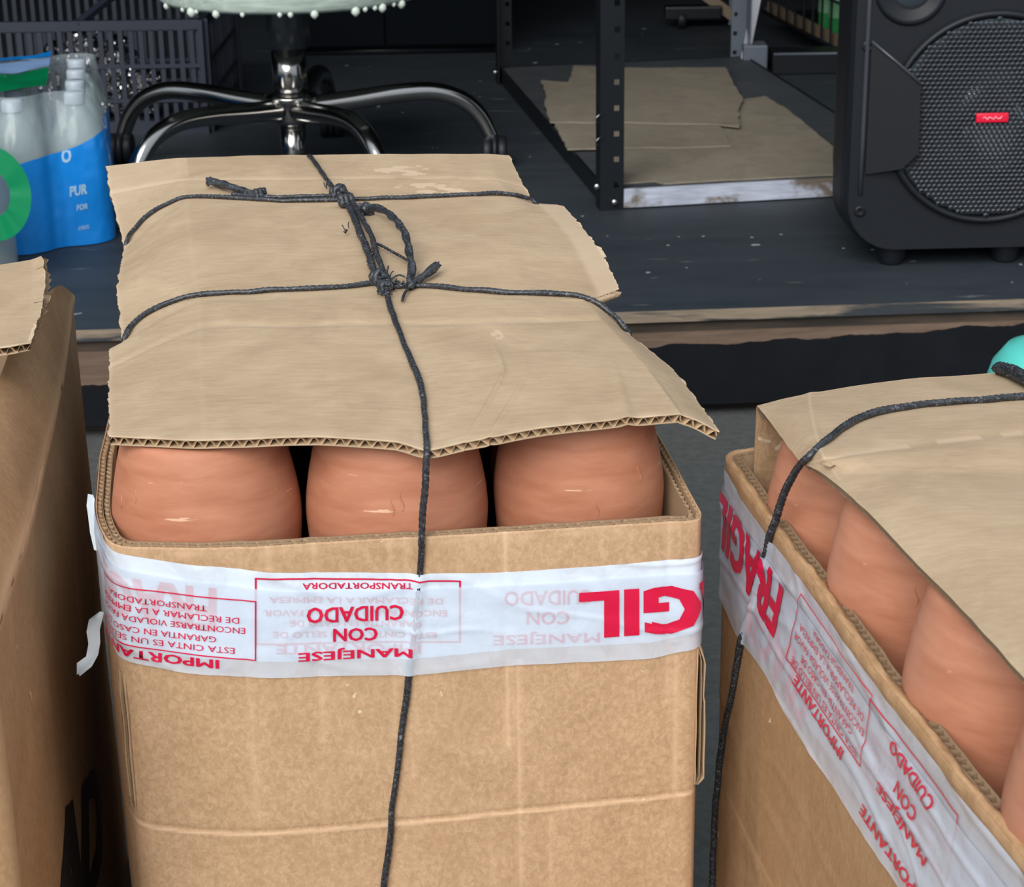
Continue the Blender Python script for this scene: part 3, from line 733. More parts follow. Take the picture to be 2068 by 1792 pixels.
# ------------------------------------------------------------------ lid of the middle box
zl = {0: .655, 1: .674, 2: .676, 3: .677, 4: .677, 5: .679, 6: .681, 7: .679, 8: .668}
rows = [
 [(215,336,.690),(358,319,.700),(540,313,.702),(622,312,.702),(700,311,.702),(820,311,.702),(900,311,.702),(985,311,.700),(1028,314,.697)],
 [(222,388,.684),(365,362,.697),(540,361,.699),(642,359,.699),(740,358,.699),(840,358,.699),(920,359,.699),(1002,362,.696),(1058,376,.688)],
 [(250,498,.668),(376,402,.692),(540,406,.695),(690,407,.694),(780,405,.695),(880,402,.695),(960,398,.695),(1037,397,.691),(1082,412,.677)],
 [(236,585,.674),(386,500,.691),(560,500,.692),(730,498,.692),(830,496,.692),(940,495,.693),(1030,485,.692),(1122,480,.688),(1198,488,.684)],
 [(246,692,.660),(400,601,.682),(580,598,.686),(765,588,.685),(860,588,.686),(960,592,.687),(1070,597,.686),(1178,596,.683),(1250,580,.680)],
 [(221,706,.668),(401,615,.683),(582,612,.686),(770,602,.685),(864,602,.686),(965,606,.687),(1075,609,.686),(1184,610,.681),(1211,600,.676)],
 [(221,740,.669),(402,657,.682),(600,653,.684),(790,650,.683),(880,650,.684),(990,648,.685),(1100,645,.684),(1213,642,.680),(1259,664,.663)],
 [(219,800,.671),(406,765,.679),(620,757,.681),(830,750,.680),(920,750,.682),(1030,752,.684),(1160,742,.684),(1300,736,.680),(1365,752,.664)],
 [(221,882,.672),(412,890,.674),(640,883,.676),(800,894,.673),(862,911,.668),(940,893,.674),(1100,862,.680),(1366,837,.680),(1453,872,.669)],
]
def bm1(p, u, v):
    q = p.copy(); v = ov(v)
    if u < 0.02 or u > 7.98:
        k = 0.0022 * nz(p.y * 55, u) + 0.0012 * nz(p.y * 220, u); q.x += k
        if 2.4 < v < 4.1 and u > 7.9: q.x += 0.0016 * nz(p.y * 130, 7) + (0.003 if abs(v - 3.25) < .12 else 0)
    q.z += 0.0012 * nz(p.x * 9, p.y * 7) + 0.0004 * nz(p.x * 40, p.y * 12)
    # folded scores: perforated crease at the back, pressed crease in front of the second twine
    q.z -= 0.0012 * math.exp(-((v - 1) / 0.05) ** 2) + 0.0016 * math.exp(-((v - 6) / 0.07) ** 2)
    for uu, vv, a in ((4.9, 7.2, .0016), (5.3, 7.6, .0013), (6.6, 7.75, .0018), (7.05, 7.7, .001)):
        q.z += a * math.exp(-((u - uu - .05 * (v - vv)) / 0.05) ** 2) * math.exp(-((v - vv) / 0.55) ** 2)
    return q
half = [tuple(a * .84 + c * .16 for a, c in zip(p, q)) for p, q in zip(rows[2], rows[3])]
half[7] = (1066, 420, .691); half[8] = (1138, 418, .682)
rows.insert(3, half)
rows = [[(a, b, z + .008) for a, b, z in r] for r in rows]
def ov(v): return v if v < 2 else (2 + .16 * (v - 2) if v < 3 else (2.16 + .84 * (v - 3) if v < 4 else v - 1))
SH1 = Sheet(rows, 380, 300, bm1, sharp=0.5)
lid1 = thing('cardboard_sheet', 'worn cardboard sheet tied over the middle box, torn along its right edge', 'lid', (-0.12, 1.6, .67))
def wlid(u, v, p):
    U, Vv = u * 8, ov(v * 9); w = 0.0
    w += 0.95 * math.exp(-((Vv - 1.02) / 0.035) ** 2) * (1 if nz(p.x * 45, 3) > -.1 or U < 2 else .3) * .9
    w += 0.8 * math.exp(-((Vv - 6.03) / 0.035) ** 2) * (0.6 + .6 * nz(p.x * 14, 1))
    if U > 7: w += 0.55 * sstep(7.25, 7.45, U) * (1 - sstep(4.85, 4.95, Vv)) * sstep(1.95, 2.12, Vv)
    if U < 1.1: w += 0.35 * (1 - sstep(1.2, 1.9, Vv + U * .6))  # back-left corner lightened in colour as if catching more light
    w += 0.8 * math.exp(-((Vv - 8) / 0.10) ** 2) * max(0, nz(p.x * 60, 9) + .45) + 0.4 * math.exp(-(U / .04) ** 2) + .4 * math.exp(-((8 - U) / .04) ** 2)
    w += 0.10 * math.exp(-((U - 1 - .02 * nz(p.y * 30)) / .03) ** 2)
    for uu, vv, a, b in ((5.0, 1.45, .5, .10), (5.6, 1.75, .35, .10), (4.9, 0.75, .5, .08), (5.0, 6.3, .10, .05)):
        n_ = nz(p.x * 60, p.y * 60) + .5 * nz(p.x * 160, p.y * 160); w += 0.75 * (1 if ((U - uu) / a) ** 2 + ((Vv - vv) / (b * 2)) ** 2 < 1 + n_ * 1.6 and n_ > -.05 else 0)
    return max(0, min(1, w))
SH1.build(lid1, M_lid, wearf=wlid, pitch=0.0086, thick=0.0062)

# ------------------------------------------------------------------ twine of the middle box
tw1 = thing('twine', 'black fraying twine knotted around the lid of the middle box', 'twine', (-0.1, 1.6, .6))
def on(sh, pts, up=0.0022):
    out = []
    for q in pts:
        h = sh.hit(q[0], q[1], q[2] if len(q) > 2 else up)
        if h is not None: out.append(h)
    return out
pb = SH1.hit(624, 316, 0.0022)
backdown = [pb + Vector((-.012, .03, -.06)), pb + Vector((-.004, .012, -.012))]
twine(backdown + on(SH1, [(628,322),(648,350),(668,378),(684,396)]), tw1, .0021)
twine(on(SH1, [(700,400),(705,425),(716,450),(726,475),(738,505),(748,535),(757,560),(768,582)], .004), tw1, .0028, lobe=.2, tw=260)
twine(on(SH1, [(704,405,.006),(722,440,.007),(738,470,.008),(750,495,.009),(760,525,.008),(772,555,.007),(785,580,.005)]), tw1, .0022, lobe=.15)
fall = [W1.S(interp(z, tz), z, .0016 if F_ else .0024) for z, F_ in [(R - .004, 0), (.60, 0), (.585, 1)] + [(.575 - .01 * i, 1) for i in range(6)] + [(.505 - .012 * i, 0) for i in range(41)]]
pinch = SH1.hit(861, 903, .0022)
over = on(SH1, [(782,600),(788,625),(803,665),(818,705),(838,750),(850,785),(855,820),(859,860),(861,888),(861,903)])
lip = [pinch + Vector((.0, -.006, -.003)), pinch + Vector((-.0005, -.0085, -.010))]
twine(over + lip + [fall[0] + Vector((0, -.001, .003))] + fall, tw1, .0022, lobe=.10)
sl1 = W1.S(W1.near((-.345, 1.72)), .60, .004); 
eL1 = SH1.hit(256, 492, .002)
twine([eL1 + Vector((-.003, -.004, -.05)), eL1 + Vector((-.002, -.002, -.012))] + on(SH1, [(258,490),(270,470),(300,438),(345,412),(378,401),(440,402),(500,405),(560,409),(620,409),(680,408),(760,405),(840,402),(900,399),(960,396),(1010,395),(1040,398),(1062,405),(1076,411)]) + [SH1.hit(1076, 411, 0) + Vector((.010, .0, -.014)), SH1.hit(1076, 411, 0) + Vector((.012, .0, -.05))], tw1, .0019)
twine(on(SH1, [(470,398),(540,404),(600,403),(660,402),(688,400)], .0030), tw1, .0018)
eL2 = SH1.hit(254, 684, .002)
eR2 = SH1.hit(1252, 660, .002)
twine([eL2 + Vector((-.002, -.004, -.05)), eL2 + Vector((-.002, -.002, -.012))] + on(SH1, [(256,681),(268,662),(300,636),(350,613),(400,600),(480,595),(560,590),(640,587),(700,583),(752,577)]), tw1, .0020)
twine(on(SH1, [(786,584),(830,582),(880,583),(950,590),(1040,596),(1110,598),(1165,602),(1200,614),(1230,638),(1250,658)]) + [eR2 + Vector((.006, -.002, -.010)), eR2 + Vector((.010, -.004, -.05))], tw1, .0021)
def kpt(px, py, up): return SH1.hit(px, py, up)
dax = (kpt(700, 420, .004) - kpt(684, 392, .004))
knot(kpt(684, 400, .005), dax, tw1, .0048, .0030, 2.6, .016); knot(kpt(699, 418, .005), (1, .15, 0), tw1, .0044, .0028, 2.3, .010)
knot(kpt(766, 572, .005), (.3, -1, 0), tw1, .0042, .0028, 2.6, .016); knot(kpt(778, 592, .005), (.3, -1, 0), tw1, .0036, .0024, 2.2, .012)
knot(kpt(527, 402, .004), (1, .1, .1), tw1, .0038, .0022, 2.2, .008)
twine(on(SH1, [(519,400,.004),(490,395,.005),(455,387,.006),(424,379,.007)]), tw1, name='frayed_end', rf=lambda t: .0026 + .0012 * t, lobe=.28, lobes=4, tw=60)
twine(on(SH1, [(742,436,.004),(760,440,.009),(785,458,.012),(805,482,.014),(820,510,.014),(829,540,.012),(833,565,.008),(829,580,.005),(832,588,.003)]), tw1, name='twisted_loop', r=.0030, lobe=.30, lobes=2, tw=95, n=14)
knot(kpt(737, 433, .004), (1, -.5, .3), tw1, .0040, .0026, 1.7, .012)
twine(on(SH1, [(832,585,.004),(850,575,.005),(868,566,.007),(886,556,.009)]), tw1, name='frayed_end', rf=lambda t: .0024 + .0008 * t, lobe=.35, lobes=5, tw=30)
twine(on(SH1, [(828,588,.003),(818,600,.003),(812,614,.003)]), tw1, name='frayed_end', r=.0011, lobe=.25)
twine(on(SH1, [(754,504,.006),(775,512,.006),(800,526,.006),(824,540,.006)]), tw1, r=.0011, lobe=.3)
hm = MB(); rr = random.Random(3)
seeds = [(786,580,26,26),(775,600,16,8),(690,392,12,8),(750,515,22,6),(880,556,12,8),(840,580,14,8),(424,379,4,6),(665,385,10,5),(700,470,8,4)]
for sx, sy, sp, cnt in seeds:
    for k in range(cnt):
        a = rr.uniform(0, 2 * PI); l = rr.uniform(.4, 1.2) * sp; bx, by = sx + rr.uniform(-5, 5), sy + rr.uniform(-5, 5)
        P = on(SH1, [(bx + l * t * math.cos(a + t * .8), by + l * t * .7 * math.sin(a + t * .8), .003 + .006 * t * rr.random()) for t in (0, .35, .7, 1)])
        if len(P) == 4: hm.tube(catmull(P, .002), rr.choice((.0003, .0005, .0008)), 5)
o = hm.build('loose_fibres', M_twine, tw1); o['kind'] = 'stuff'

# ================================================================== RIGHT BOX
box2 = thing('cardboard_box', 'right open cardboard box of clay pots, red and white tape down its left side', 'box', (.42, 1.0, 0))
rpx = [(1640,900),(1530,912),(1472,922),(1460,932),(1476,955),(1560,1073),(1645,1190),(1780,1383),(1945,1596),(2068,1748)]
P2 = [PZ(*q, .612) for q in rpx]
W2 = Wrap([(.40, 1.395), (.30, 1.383)] + P2[1:] + [(.247, .66), (.252, .62), (.69, .66), (.60, 1.42)], smooth=1)
A2, B2 = P2[5], P2[9]; F2 = W2.face(A2, B2)
s2a, s2b = W2.near(P2[3]), W2.near((.247, .66))
def disp2(s, z):
    v = 0.002 * nz(s * 6 + 4, z * 5)
    if s2a < s < s2b: v += 0.0005 * nz(s * 60, z * 6) + 0.0012 * math.exp(-((nz(s * 5, z * 9 + 8)) / .03) ** 2) * .5
    return v
W2.disp = disp2
F2 = bvh_face(W2, A2, B2, R)
def wear2(s, z):
    v = 0.5 * math.exp(-((s - s2a) / 0.004) ** 2) + 0.7 * math.exp(-((z - .611) / .004) ** 2) * max(0, nz(s * 45) + .35)
    f0 = F2(1466, 1600); f1 = F2(1560, 1792)
    a = abs((z - f0[1]) - (f1[1] - f0[1]) * (s - f0[0]) / (f1[0] - f0[0]))
    v += 0.5 * math.exp(-(a / .003) ** 2) * (1 if s > f0[0] else 0)
    return max(0, min(1, v))
ss2 = sorted(set([s for s in W2.s[::2]] + [W2.L]))
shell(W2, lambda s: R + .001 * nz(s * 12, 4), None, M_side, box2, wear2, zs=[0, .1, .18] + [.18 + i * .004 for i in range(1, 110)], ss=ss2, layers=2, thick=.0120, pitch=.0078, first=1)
V = []; Fc = []; Wf = []
for s in ss2:
    rz = R + .001 * nz(s * 12, 4)
    for o_, dz in ((.0004, -.006), (.0002, -.0015), (-.0015, .0008), (-.0034, .0012), (-.0054, .0002), (-.0060, -.004)):
        V.append(W2.S(s, rz + dz + (.0022 * nz(s * 60, o_ * 300) + .0012 * nz(s * 190, o_ * 500)) * (o_ < 0), o_ + .0009 * nz(s * 90, o_ * 200))); Wf.append(max(0, .9 * nz(s * 70, o_ * 500) + .2))
for i in range(len(ss2) - 1):
    for k in range(5): Fc.append((6*i+k, 6*i+6+k, 6*i+7+k, 6*i+k+1))
mesh_obj('folded_rim', V, Fc, M_side, box2, wear=Wf)
st2 = [F2(*q) for q in ((1564,1075),(1548,1130),(1530,1200),(1503,1300),(1485,1400),(1465,1500),(1450,1650),(1440,1792),(1434,1880))]
def S2t(s, z, off):
    d = s - interp(z, [(b, a) for a, b in st2][::-1])
    q = 0.0005 * nz(s * 12, z * 80) + 0.0003 * nz(s * 45 + z * 80, z * 40) + 0.0009 * math.exp(-((nz(s * 5 + z * 4, z * 26 + 2)) / 0.09) ** 2)
    q += 0.006 * sstep(F2(1500, 1200)[1], F2(1500, 1290)[1], z) * 0
    return W2.S(s, z, off + q + 0.0007 + 0.0028 * math.exp(-(d / .0040) ** 2))
top2 = [F2(*q) for q in ((1462,955),(1500,1010),(1560,1092),(1645,1203),(1780,1398),(1945,1609),(2068,1764))]
bot2 = [F2(*q) for q in ((1440,1150),(1460,1206),(1490,1278),(1546,1352),(1608,1466),(1714,1628),(1823,1795),(1900,1910))]
zt2 = lambda s: interp(s, top2); zb2 = lambda s: interp(s, bot2)
tc_ = band(S2t, s2a - .25, s2b - .01, zt2, lambda s: zb2(s) + .014, 0, 'packing_tape', M_tape2, box2, ds=.002, rows=60); tc_['label'] = 'white packing tape printed in red, the lower of two turns'
td = band(S2t, s2a - .25, s2b - .01, lambda s: zt2(s) - .016, zb2, .0016, 'packing_tape', mk_tape('tape_film_thin', .60, (.76, .84, .96, 1)), box2, ds=.002, rows=60); td['label'] = 'white packing tape printed in red, the outer of two turns'
def T2(txt, Bs, Be, Te, Ts, bold=.03, under=False): text_on(S2t, F2, txt, Bs, Be, Te, Ts, .0007 if under else .0024, tc_ if under else td, M_ink, bold)
T2('FRAGIL', (1592,1186), (1452,985), (1446,1090), (1571,1290), .04)
T2('FRAGIL', (1652,1372), (1514,1172), (1502,1262), (1622,1468), .034, True)
A_, B_, C_, D_ = Vector((1628,1199)), Vector((1772,1405)), Vector((1746,1547)), Vector((1597,1328))
def L2(pts, under=False): line_on(S2t, F2, pts, .0011, .0007 if under else .0024, tc_ if under else td)
L2([tuple(A_), tuple(B_), tuple(C_), tuple(D_), tuple(A_)])
def blk(A, B, C, D, under=False):
    for i, (t, u0, u1) in enumerate((('ESTA CINTA ES UN SELLO DE', .03, .97), ('GARANTIA EN CASO DE', .13, .87), ('ENCONTRARSE VIOLADA FAVOR', .0, 1.0), ('DE RECLAMAR A LA EMPRESA', .03, .97), ('TRANSPORTADORA', .2, .8))):
        v0 = .90 - i * .17; v1 = v0 + 0.10     # v runs from the top rule (0) to the bottom rule (1)
        g = lambda u, v: tuple(B.lerp(A, u).lerp(C.lerp(D, u), v))
        T2(t, g(u0 * .94 + .03, v0 - .03), g(u1 * .94 + .03, v0 - .03), g(u1 * .94 + .03, v1 - .03), g(u0 * .94 + .03, v1 - .03), .008, under)
blk(A_, B_, C_, D_)
T2('IMPORTANTE', (1716,1516), (1618,1362), (1611,1378), (1707,1536), .024)
T2('CUIDADO', (1899,1618), (1813,1490), (1804,1512), (1886,1642), .022)
T2('CON', (1863,1640), (1822,1575), (1813,1597), (1852,1663), .022)
T2('MANEJESE', (1888,1728), (1789,1572), (1778,1592), (1875,1750), .022)
T2('IMPORTANTE', (1885,1822), (1752,1622), (1743,1640), (1873,1842), .024)
sh = Vector((176, 262)); A3, B3, C3, D3 = A_ + sh + Vector((-40,-50)), B_ + sh + Vector((-8,-20)), C_ + sh + Vector((-8,-20)), D_ + sh + Vector((-40,-50))
L2([tuple(A3), tuple(B3), tuple(C3), tuple(D3), tuple(A3)], True); blk(A3, B3, C3, D3, True)

for k, (cx_, cy_, lb) in enumerate(((.240, 1.262, 'farthest terracotta pot in the right box, crossed by the twine'), (.262, 1.125, 'second terracotta pot from the back of the right box'), (.283, .984, 'third terracotta pot from the back of the right box'), (.306, .845, 'terracotta pot in the right box at the right edge of the picture'))):
    pot((cx_, cy_), .0665, .680 if k else .662, lb, 'clay pots in the right box', h=.215)
for k, (cx_, cy_) in enumerate(((.378, 1.27), (.398, 1.13), (.418, .99), (.442, .85))):
    pot((cx_, cy_), .0655, .672 if k else .655, 'terracotta pot of the inner row of the right box, %s' % ('at its far end', 'next to the far end', 'third from the far end', 'nearest the camera')[k], 'clay pots in the right box')

edge = [(1529,821,.661),(1565,866,.667),(1612,928,.674),(1668,961,.681),(1752,1032,.686),(1826,1109,.688),(1917,1200,.689),(1991,1282,.689),(2066,1368,.689),(2200,1525,.689),(2380,1740,.689)]
offs = [0, 45, 100, 190, 330, 520, 800, 1180]
dy0 = [0, -12, -24, -40, -58, -70, -84, -100]
rows2 = []
for r_, (ex, ey, ez) in enumerate(edge):
    f = max(0, 1 - r_ / 3)
    rows2.append([(ex + o_ * (1 + .05 * r_), ey + dy0[i] * f + (1 - f) * o_ * (-.02), (ez + .003 * min(i, 2)) if r_ > 2 else [.661, .676, .684][r_] * (1 if i else 0) + (ez if i == 0 else (.003 * min(i, 2) if r_ else .0015 * min(i, 3)))) for i, o_ in enumerate(offs)])
def bm2(p, u, v):
    q = p.copy(); q.z += .0018 * nz(p.x * 11, p.y * 8, 3) + .0004 * nz(p.x * 50, p.y * 20)
    if u < .02: q.x += .0005 * nz(p.y * 60, 1)
    q.z += .0008 * math.exp(-((u - 2.1 + v * .55) / .16) ** 2) * (1 - sstep(2.6, 3.2, v)) - .0010 * math.exp(-((v - 2.2 + u * .12) / .10) ** 2)
    return q
SH2 = Sheet(rows2, 280, 300, bm2, sharp=.4)
lid2 = thing('cardboard_sheet', 'cardboard sheet covering the pots of the right box', 'lid', (.42, 1.05, .66))
def wl2(u, v, p):
    U, Vv = u * 7, v * 10
    w = .35 * math.exp(-((U - 2.1 + Vv * .55) / .05) ** 2) * (1 if Vv < 3.2 else 0) + .6 * math.exp(-((Vv - 2.2 + U * .12) / .05) ** 2) * (nz(p.x * 40) > -.1) + .5 * math.exp(-(U / .03) ** 2)
    return max(0, min(1, w))
SH2.build(lid2, M_lid, wearf=wl2)
# end flap folded down inside the back of the box
fl = [Vector(SH2.G[0][i]) for i in range(0, 281, 14)]; V = []; Fc = []
for i, g in enumerate(fl):
    for t in (0, .004): V += [g + Vector((0, t, -.002)), g + Vector((-.001, t + .004, -.075))]
for i in range(len(fl) - 1): a = 4 * i; Fc += [(a, a+1, a+5, a+4), (a+2, a+6, a+7, a+3), (a+1, a+3, a+7, a+5)]
Fc += [(0, 2, 3, 1)]
mesh_obj('end_flap', V, Fc, M_card, lid2, smooth=False)

tw2 = thing('twine', 'black twine tied over the lid of the right box and down its taped side', 'twine', (.4, 1.1, .6))
a_ = on(SH2, [(2680,800),(2450,804),(2300,806),(2180,806),(2068,808),(1990,814),(1930,818),(1850,825),(1785,836),(1735,852),(1700,872),(1668,897),(1640,925),(1626,942)], .0024)
offs2 = [0.0024] * 9
wl = [W2.S(s, z, .0026 if i in (0,) else (.0012 if 0 < i < 3 else .0026)) for i, (s, z) in enumerate(st2)]
e0 = a_[-1]; e1 = wl[0]; airp = [e0.lerp(e1, t) + Vector((0, 0, .010 * math.sin(PI * t))) for t in (.2, .45, .7, .9)]
twine(a_ + airp + wl, tw2, .0025, lobe=.12)
twine(on(SH2, [(1998,753,.002),(2015,757,.005),(2040,766,.006),(2070,782,.006),(2110,806,.004),(2170,850,.003),(2260,960,.003),(2380,1120,.003),(2520,1320,.003),(2640,1500,.003),(2760,1700,.003)]), tw2, .0046, lobe=.15)

# ================================================================== LEFT BOX
box3 = thing('cardboard_box', 'left cardboard box, closed flap, black marker letters on its shaded side', 'box', (-.55, 1.4, 0))
q3 = [PZ(*q, R) for q in ((150,597),(142,608),(122,760),(100,873),(46,1088),(0,1225),(-20,1290))]
W3 = Wrap([(-.60, 1.76), (-.84, 1.72), (-.74, 1.0), (-.32, 1.035), (-.305, 1.045)] + [(p.x, p.y) for p in q3[::-1]] + [(-.425, 1.80)], smooth=2)
s3a, s3b = W3.near((-.303, 1.05)), W3.near(q3[0])
W3.disp = lambda s, z: (.006 * math.sin(PI * min(1, max(0, (s - s3a) / (s3b - s3a)))) * sstep(R, R - .12, z) + .0018 * nz(s * 6, z * 6) + .0005 * nz(s * 50, z * 5)) if s > s3a - .03 else .001 * nz(s * 5, z * 5)
def wear3(s, z): return max(0, min(1, .55 * math.exp(-((z - .612) / .006) ** 2) + .5 * math.exp(-((s - s3a) / .006) ** 2)))
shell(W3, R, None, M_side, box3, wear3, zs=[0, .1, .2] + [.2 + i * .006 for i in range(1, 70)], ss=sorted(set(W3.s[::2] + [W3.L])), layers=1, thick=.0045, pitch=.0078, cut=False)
Fs3 = W3.face(q3[4], q3[2])
for t, Bs, Be, Te, Ts in (('A', (112,1925), (158,1860), (148,1590), (98,1660)), ('D', (150,1835), (193,1772), (189,1520), (145,1590))):
    text_on(W3.S, Fs3, t, Bs, Be, Te, Ts, .0009, box3, M_marker, .05)
V = []; Fc = []; Wf = []; sl3 = [s for s in W3.s[::2] if s3a - .004 < s < s3b + .004]
for s in sl3:
    for o_, dz in ((.0003, -.012), (.0016, -.0075), (.0026, -.003), (.0024, .0006), (.0004, .0030), (-.0045, .0052)):
        V.append(W3.S(s, R + dz, o_ + .0005 * nz(s * 60, dz * 300))); Wf.append(.75 + .3 * nz(s * 40, dz * 90))
for i in range(len(sl3) - 1):
    for k in range(5): Fc.append((6*i+k, 6*i+6+k, 6*i+7+k, 6*i+k+1))
mesh_obj('crease', V, Fc, M_side, box3, wear=Wf)
# the flap folded inwards from the rim
fin = [PZ(98,588,.668), PZ(84,620,.668), PZ(52,660,.667), PZ(20,706,.667), PZ(0,760,.667), PZ(-70,920,.667), PZ(-140,1120,.667)]
fout = [W3.S(W3.near(p), R, .0022) + Vector((0, 0, .0012)) for p in q3]
def flapmesh(a, b, n, m, th, name, mat, parent):
    A = catmull(a, 1e9); A = [a[0]] ; V = []; Fc = []; W = []
    def ev(L, t):
        x = t * (len(L) - 1); i = min(int(x), len(L) - 2); return Vector(L[i]).lerp(Vector(L[i + 1]), x - i)
    for o in (0, -th):
        for j in range(n + 1):
            for i in range(m + 1):
                u = i / m; p = ev(a, j / n).lerp(ev(b, j / n), u); p.z += o + .006 * math.sin(PI * u) + .0012 * nz(p.x * 30, p.y * 12); V.append(p)
                W.append(.95 * math.exp(-(u / .085) ** 2) + .5 * math.exp(-((1 - u) / .03) ** 2) if o == 0 else 0)
    k = (n + 1) * (m + 1)
    for j in range(n):
        for i in range(m): q = (j*(m+1)+i, j*(m+1)+i+1, (j+1)*(m+1)+i+1, (j+1)*(m+1)+i); Fc += [q, tuple(k + x for x in q[::-1])]
    for j in range(n):
        for i in (0, m): Fc.append((j*(m+1)+i, (j+1)*(m+1)+i, k+(j+1)*(m+1)+i, k+j*(m+1)+i))
    for i in range(m):
        for j in (0, n): Fc.append((j*(m+1)+i, j*(m+1)+i+1, k+j*(m+1)+i+1, k+j*(m+1)+i))
    return mesh_obj(name, V, Fc, mat, parent, wear=W)
flapmesh(fout, fin, 90, 30, .0042, 'flap', M_side, box3)
rows3 = [[(-1000,640,.700),(-400,588,.702),(-60,543,.702),(20,531,.702),(62,524,.702),(84,516,.706)],
         [(-1020,700,.700),(-420,635,.700),(-60,580,.700),(20,568,.700),(66,562,.700),(92,556,.703)],
         [(-1080,800,.698),(-440,690,.698),(-60,640,.698),(20,632,.698),(58,627,.698),(84,622,.700)],
         [(-1150,900,.696),(-460,762,.696),(-60,708,.696),(0,702,.696),(36,697,.697),(62,694,.696)]]
SH3 = Sheet(rows3, 240, 90, lambda p, u, v: p + Vector((.0018 * nz(p.y * 60, 3) + .001 * nz(p.y * 250), 0, 0)) * (1 if u > 4.9 else 0) + Vector((0, .003 * nz(p.x * 50, 8) * (v > 2.97), .001 * nz(p.x * 12, p.y * 9))))
lid3 = thing('cardboard_sheet', 'cardboard sheet with a torn corner lying on the left box', 'lid', (-.5, 1.55, .69))
SH3.build(lid3, M_lid, wearf=lambda u, v, p: .9 if (u > .93 and v > .8 and nz(p.x * 70, p.y * 70) > -.1) else (.5 if u > .985 or v > .985 else 0), pitch=.0085, thick=.0062)
# ================================================================== ON THE STAGE
# ------------------------------------------------------------------ loudspeaker
SY = 3.34
sc_ = PY(1995, 238, SY); sb_ = ZS
spk = thing('loudspeaker', 'black loudspeaker with a round mesh grille and red badge on short feet', 'speaker', (sc_.x, SY + .18, ZS), 0.03)
hw = sc_.x - PY(1700, 300, SY).x; cz = sc_.z - ZS; gr = (PY(1995, 24, SY).z - PY(1995, 452, SY).z) / 2
yf = -.18; M_ridge = plain('speaker_ridge', (.045, .05, .06, 1), .3)  # ridge edges coloured paler than the cabinet as a painted highlight
z0 = PY(1995, 500, SY).z - ZS
m = MB()
# cabinet outline with big rounded lower corners, extruded backwards and tapering
def cab_ring(y, k, z_add=0):
    P = []; w_ = hw * k; r_ = .085; zt_ = .86
    for i in range(9): a = PI + PI / 2 * i / 8; P.append((-w_ + r_ + r_ * math.cos(a), y, z0 + r_ + r_ * math.sin(a)))
    for i in range(9): a = 1.5 * PI + PI / 2 * i / 8; P.append((w_ - r_ + r_ * math.cos(a), y, z0 + r_ + r_ * math.sin(a)))
    for i in range(5): a = PI / 2 * i / 4; P.append((w_ - .05 + .05 * math.cos(a), y, zt_ - .05 + .05 * math.sin(a)))
    for i in range(5): a = PI / 2 + PI / 2 * i / 4; P.append((-w_ + .05 + .05 * math.cos(a), y, zt_ - .05 + .05 * math.sin(a)))
    return P
rings = [cab_ring(yf + .0, .965), cab_ring(yf + .010, .99), cab_ring(yf + .03, 1.0), cab_ring(yf + .10, 1.0), cab_ring(yf + .105, .985), cab_ring(yf + .36, .80)]
nr = len(rings[0]); V = [p for r_ in rings for p in r_]; Fc = []
for j in range(len(rings) - 1):
    for i in range(nr): Fc.append((j*nr+i, j*nr+(i+1) % nr, (j+1)*nr+(i+1) % nr, (j+1)*nr+i))
Fc += [tuple(range(nr)), tuple(range(len(V) - 1, len(V) - 1 - nr, -1))]
m.add(V, Fc); m.build('cabinet', M_plastic, spk, world=False, smooth=False)
RX = Matrix.Rotation(PI / 2, 4, 'X')   # +z -> -y (towards the camera)
def front(x, z, y=yf): return (x, y, z)
MB().lathe([(gr * .93, 0), (gr * .94, .010), (gr * .97, .014), (gr * 1.0, .010), (gr * 1.005, 0)], front(0, cz), 96, RX, caps=False).build('grille_ring', M_plastic, spk, world=False)
MB().lathe([(gr * .92, .0015), (gr * .75, .004), (gr * .60, .003), (gr * .35, -.004 + .006), (gr * .33, .004), (gr * .2, .009), (0.0005, .011)], front(0, cz), 64, RX, caps=False).build('cone', M_cone, spk, world=False)
MB().lathe([(gr * .36, .004), (gr * .33, .007), (gr * .24, .0105), (gr * .12, .0118), (.0005, .012)], front(.012, cz - .03), 48, RX, caps=False).build('dust_cap', plain('dust_cap_film', (.34, .42, .50, 1), .2, .85), spk, world=False)
for sg in (-1, 1):
    MB().tube([(sg * hw * .885, yf - .001, zz) for zz in (z0 + .10, z0 + .2, z0 + .4, .80)], .004, 10).build('side_ridge', M_ridge, spk, world=False)
    MB().tube([(sg * -hw * .86 * -1, yf - .008, cz + .134), (sg * hw * .70, yf - .018, cz + .102), (sg * hw * .53, yf - .031, cz + .066)], .0028, 8).build('grip_edge', M_ridge, spk, world=False)
# punched grille: hexagonal cells with round-ended holes, pressed into a shallow dome
pit = .0088; g = MB(); Rg = gr * .935
def gz(x, y): return .0125 + .004 * (1 - (x * x + y * y) / (Rg * Rg))
for j in range(-30, 31):
    for i in range(-30, 31):
        x = (i + .5 * (j % 2)) * pit; y = j * pit * .866
        if x * x + y * y > (Rg - .002) ** 2: continue
        V = []; 
        for k in range(6):
            a = PI / 6 + k * PI / 3; ro = pit / math.sqrt(3) * 1.01; ri = pit * .33
            for rr_, dz in ((ro, .0), (ri, .0016), (ri, -.001)):
                X, Y = x + rr_ * math.cos(a), y + rr_ * math.sin(a); V.append((X, yf - gz(x, y) - dz, cz + Y))
        Fc = []
        for k in range(6):
            k2 = (k + 1) % 6; Fc += [(3*k, 3*k2, 3*k2+1, 3*k+1), (3*k+1, 3*k2+1, 3*k2+2, 3*k+2)]
        g.add(V, Fc)
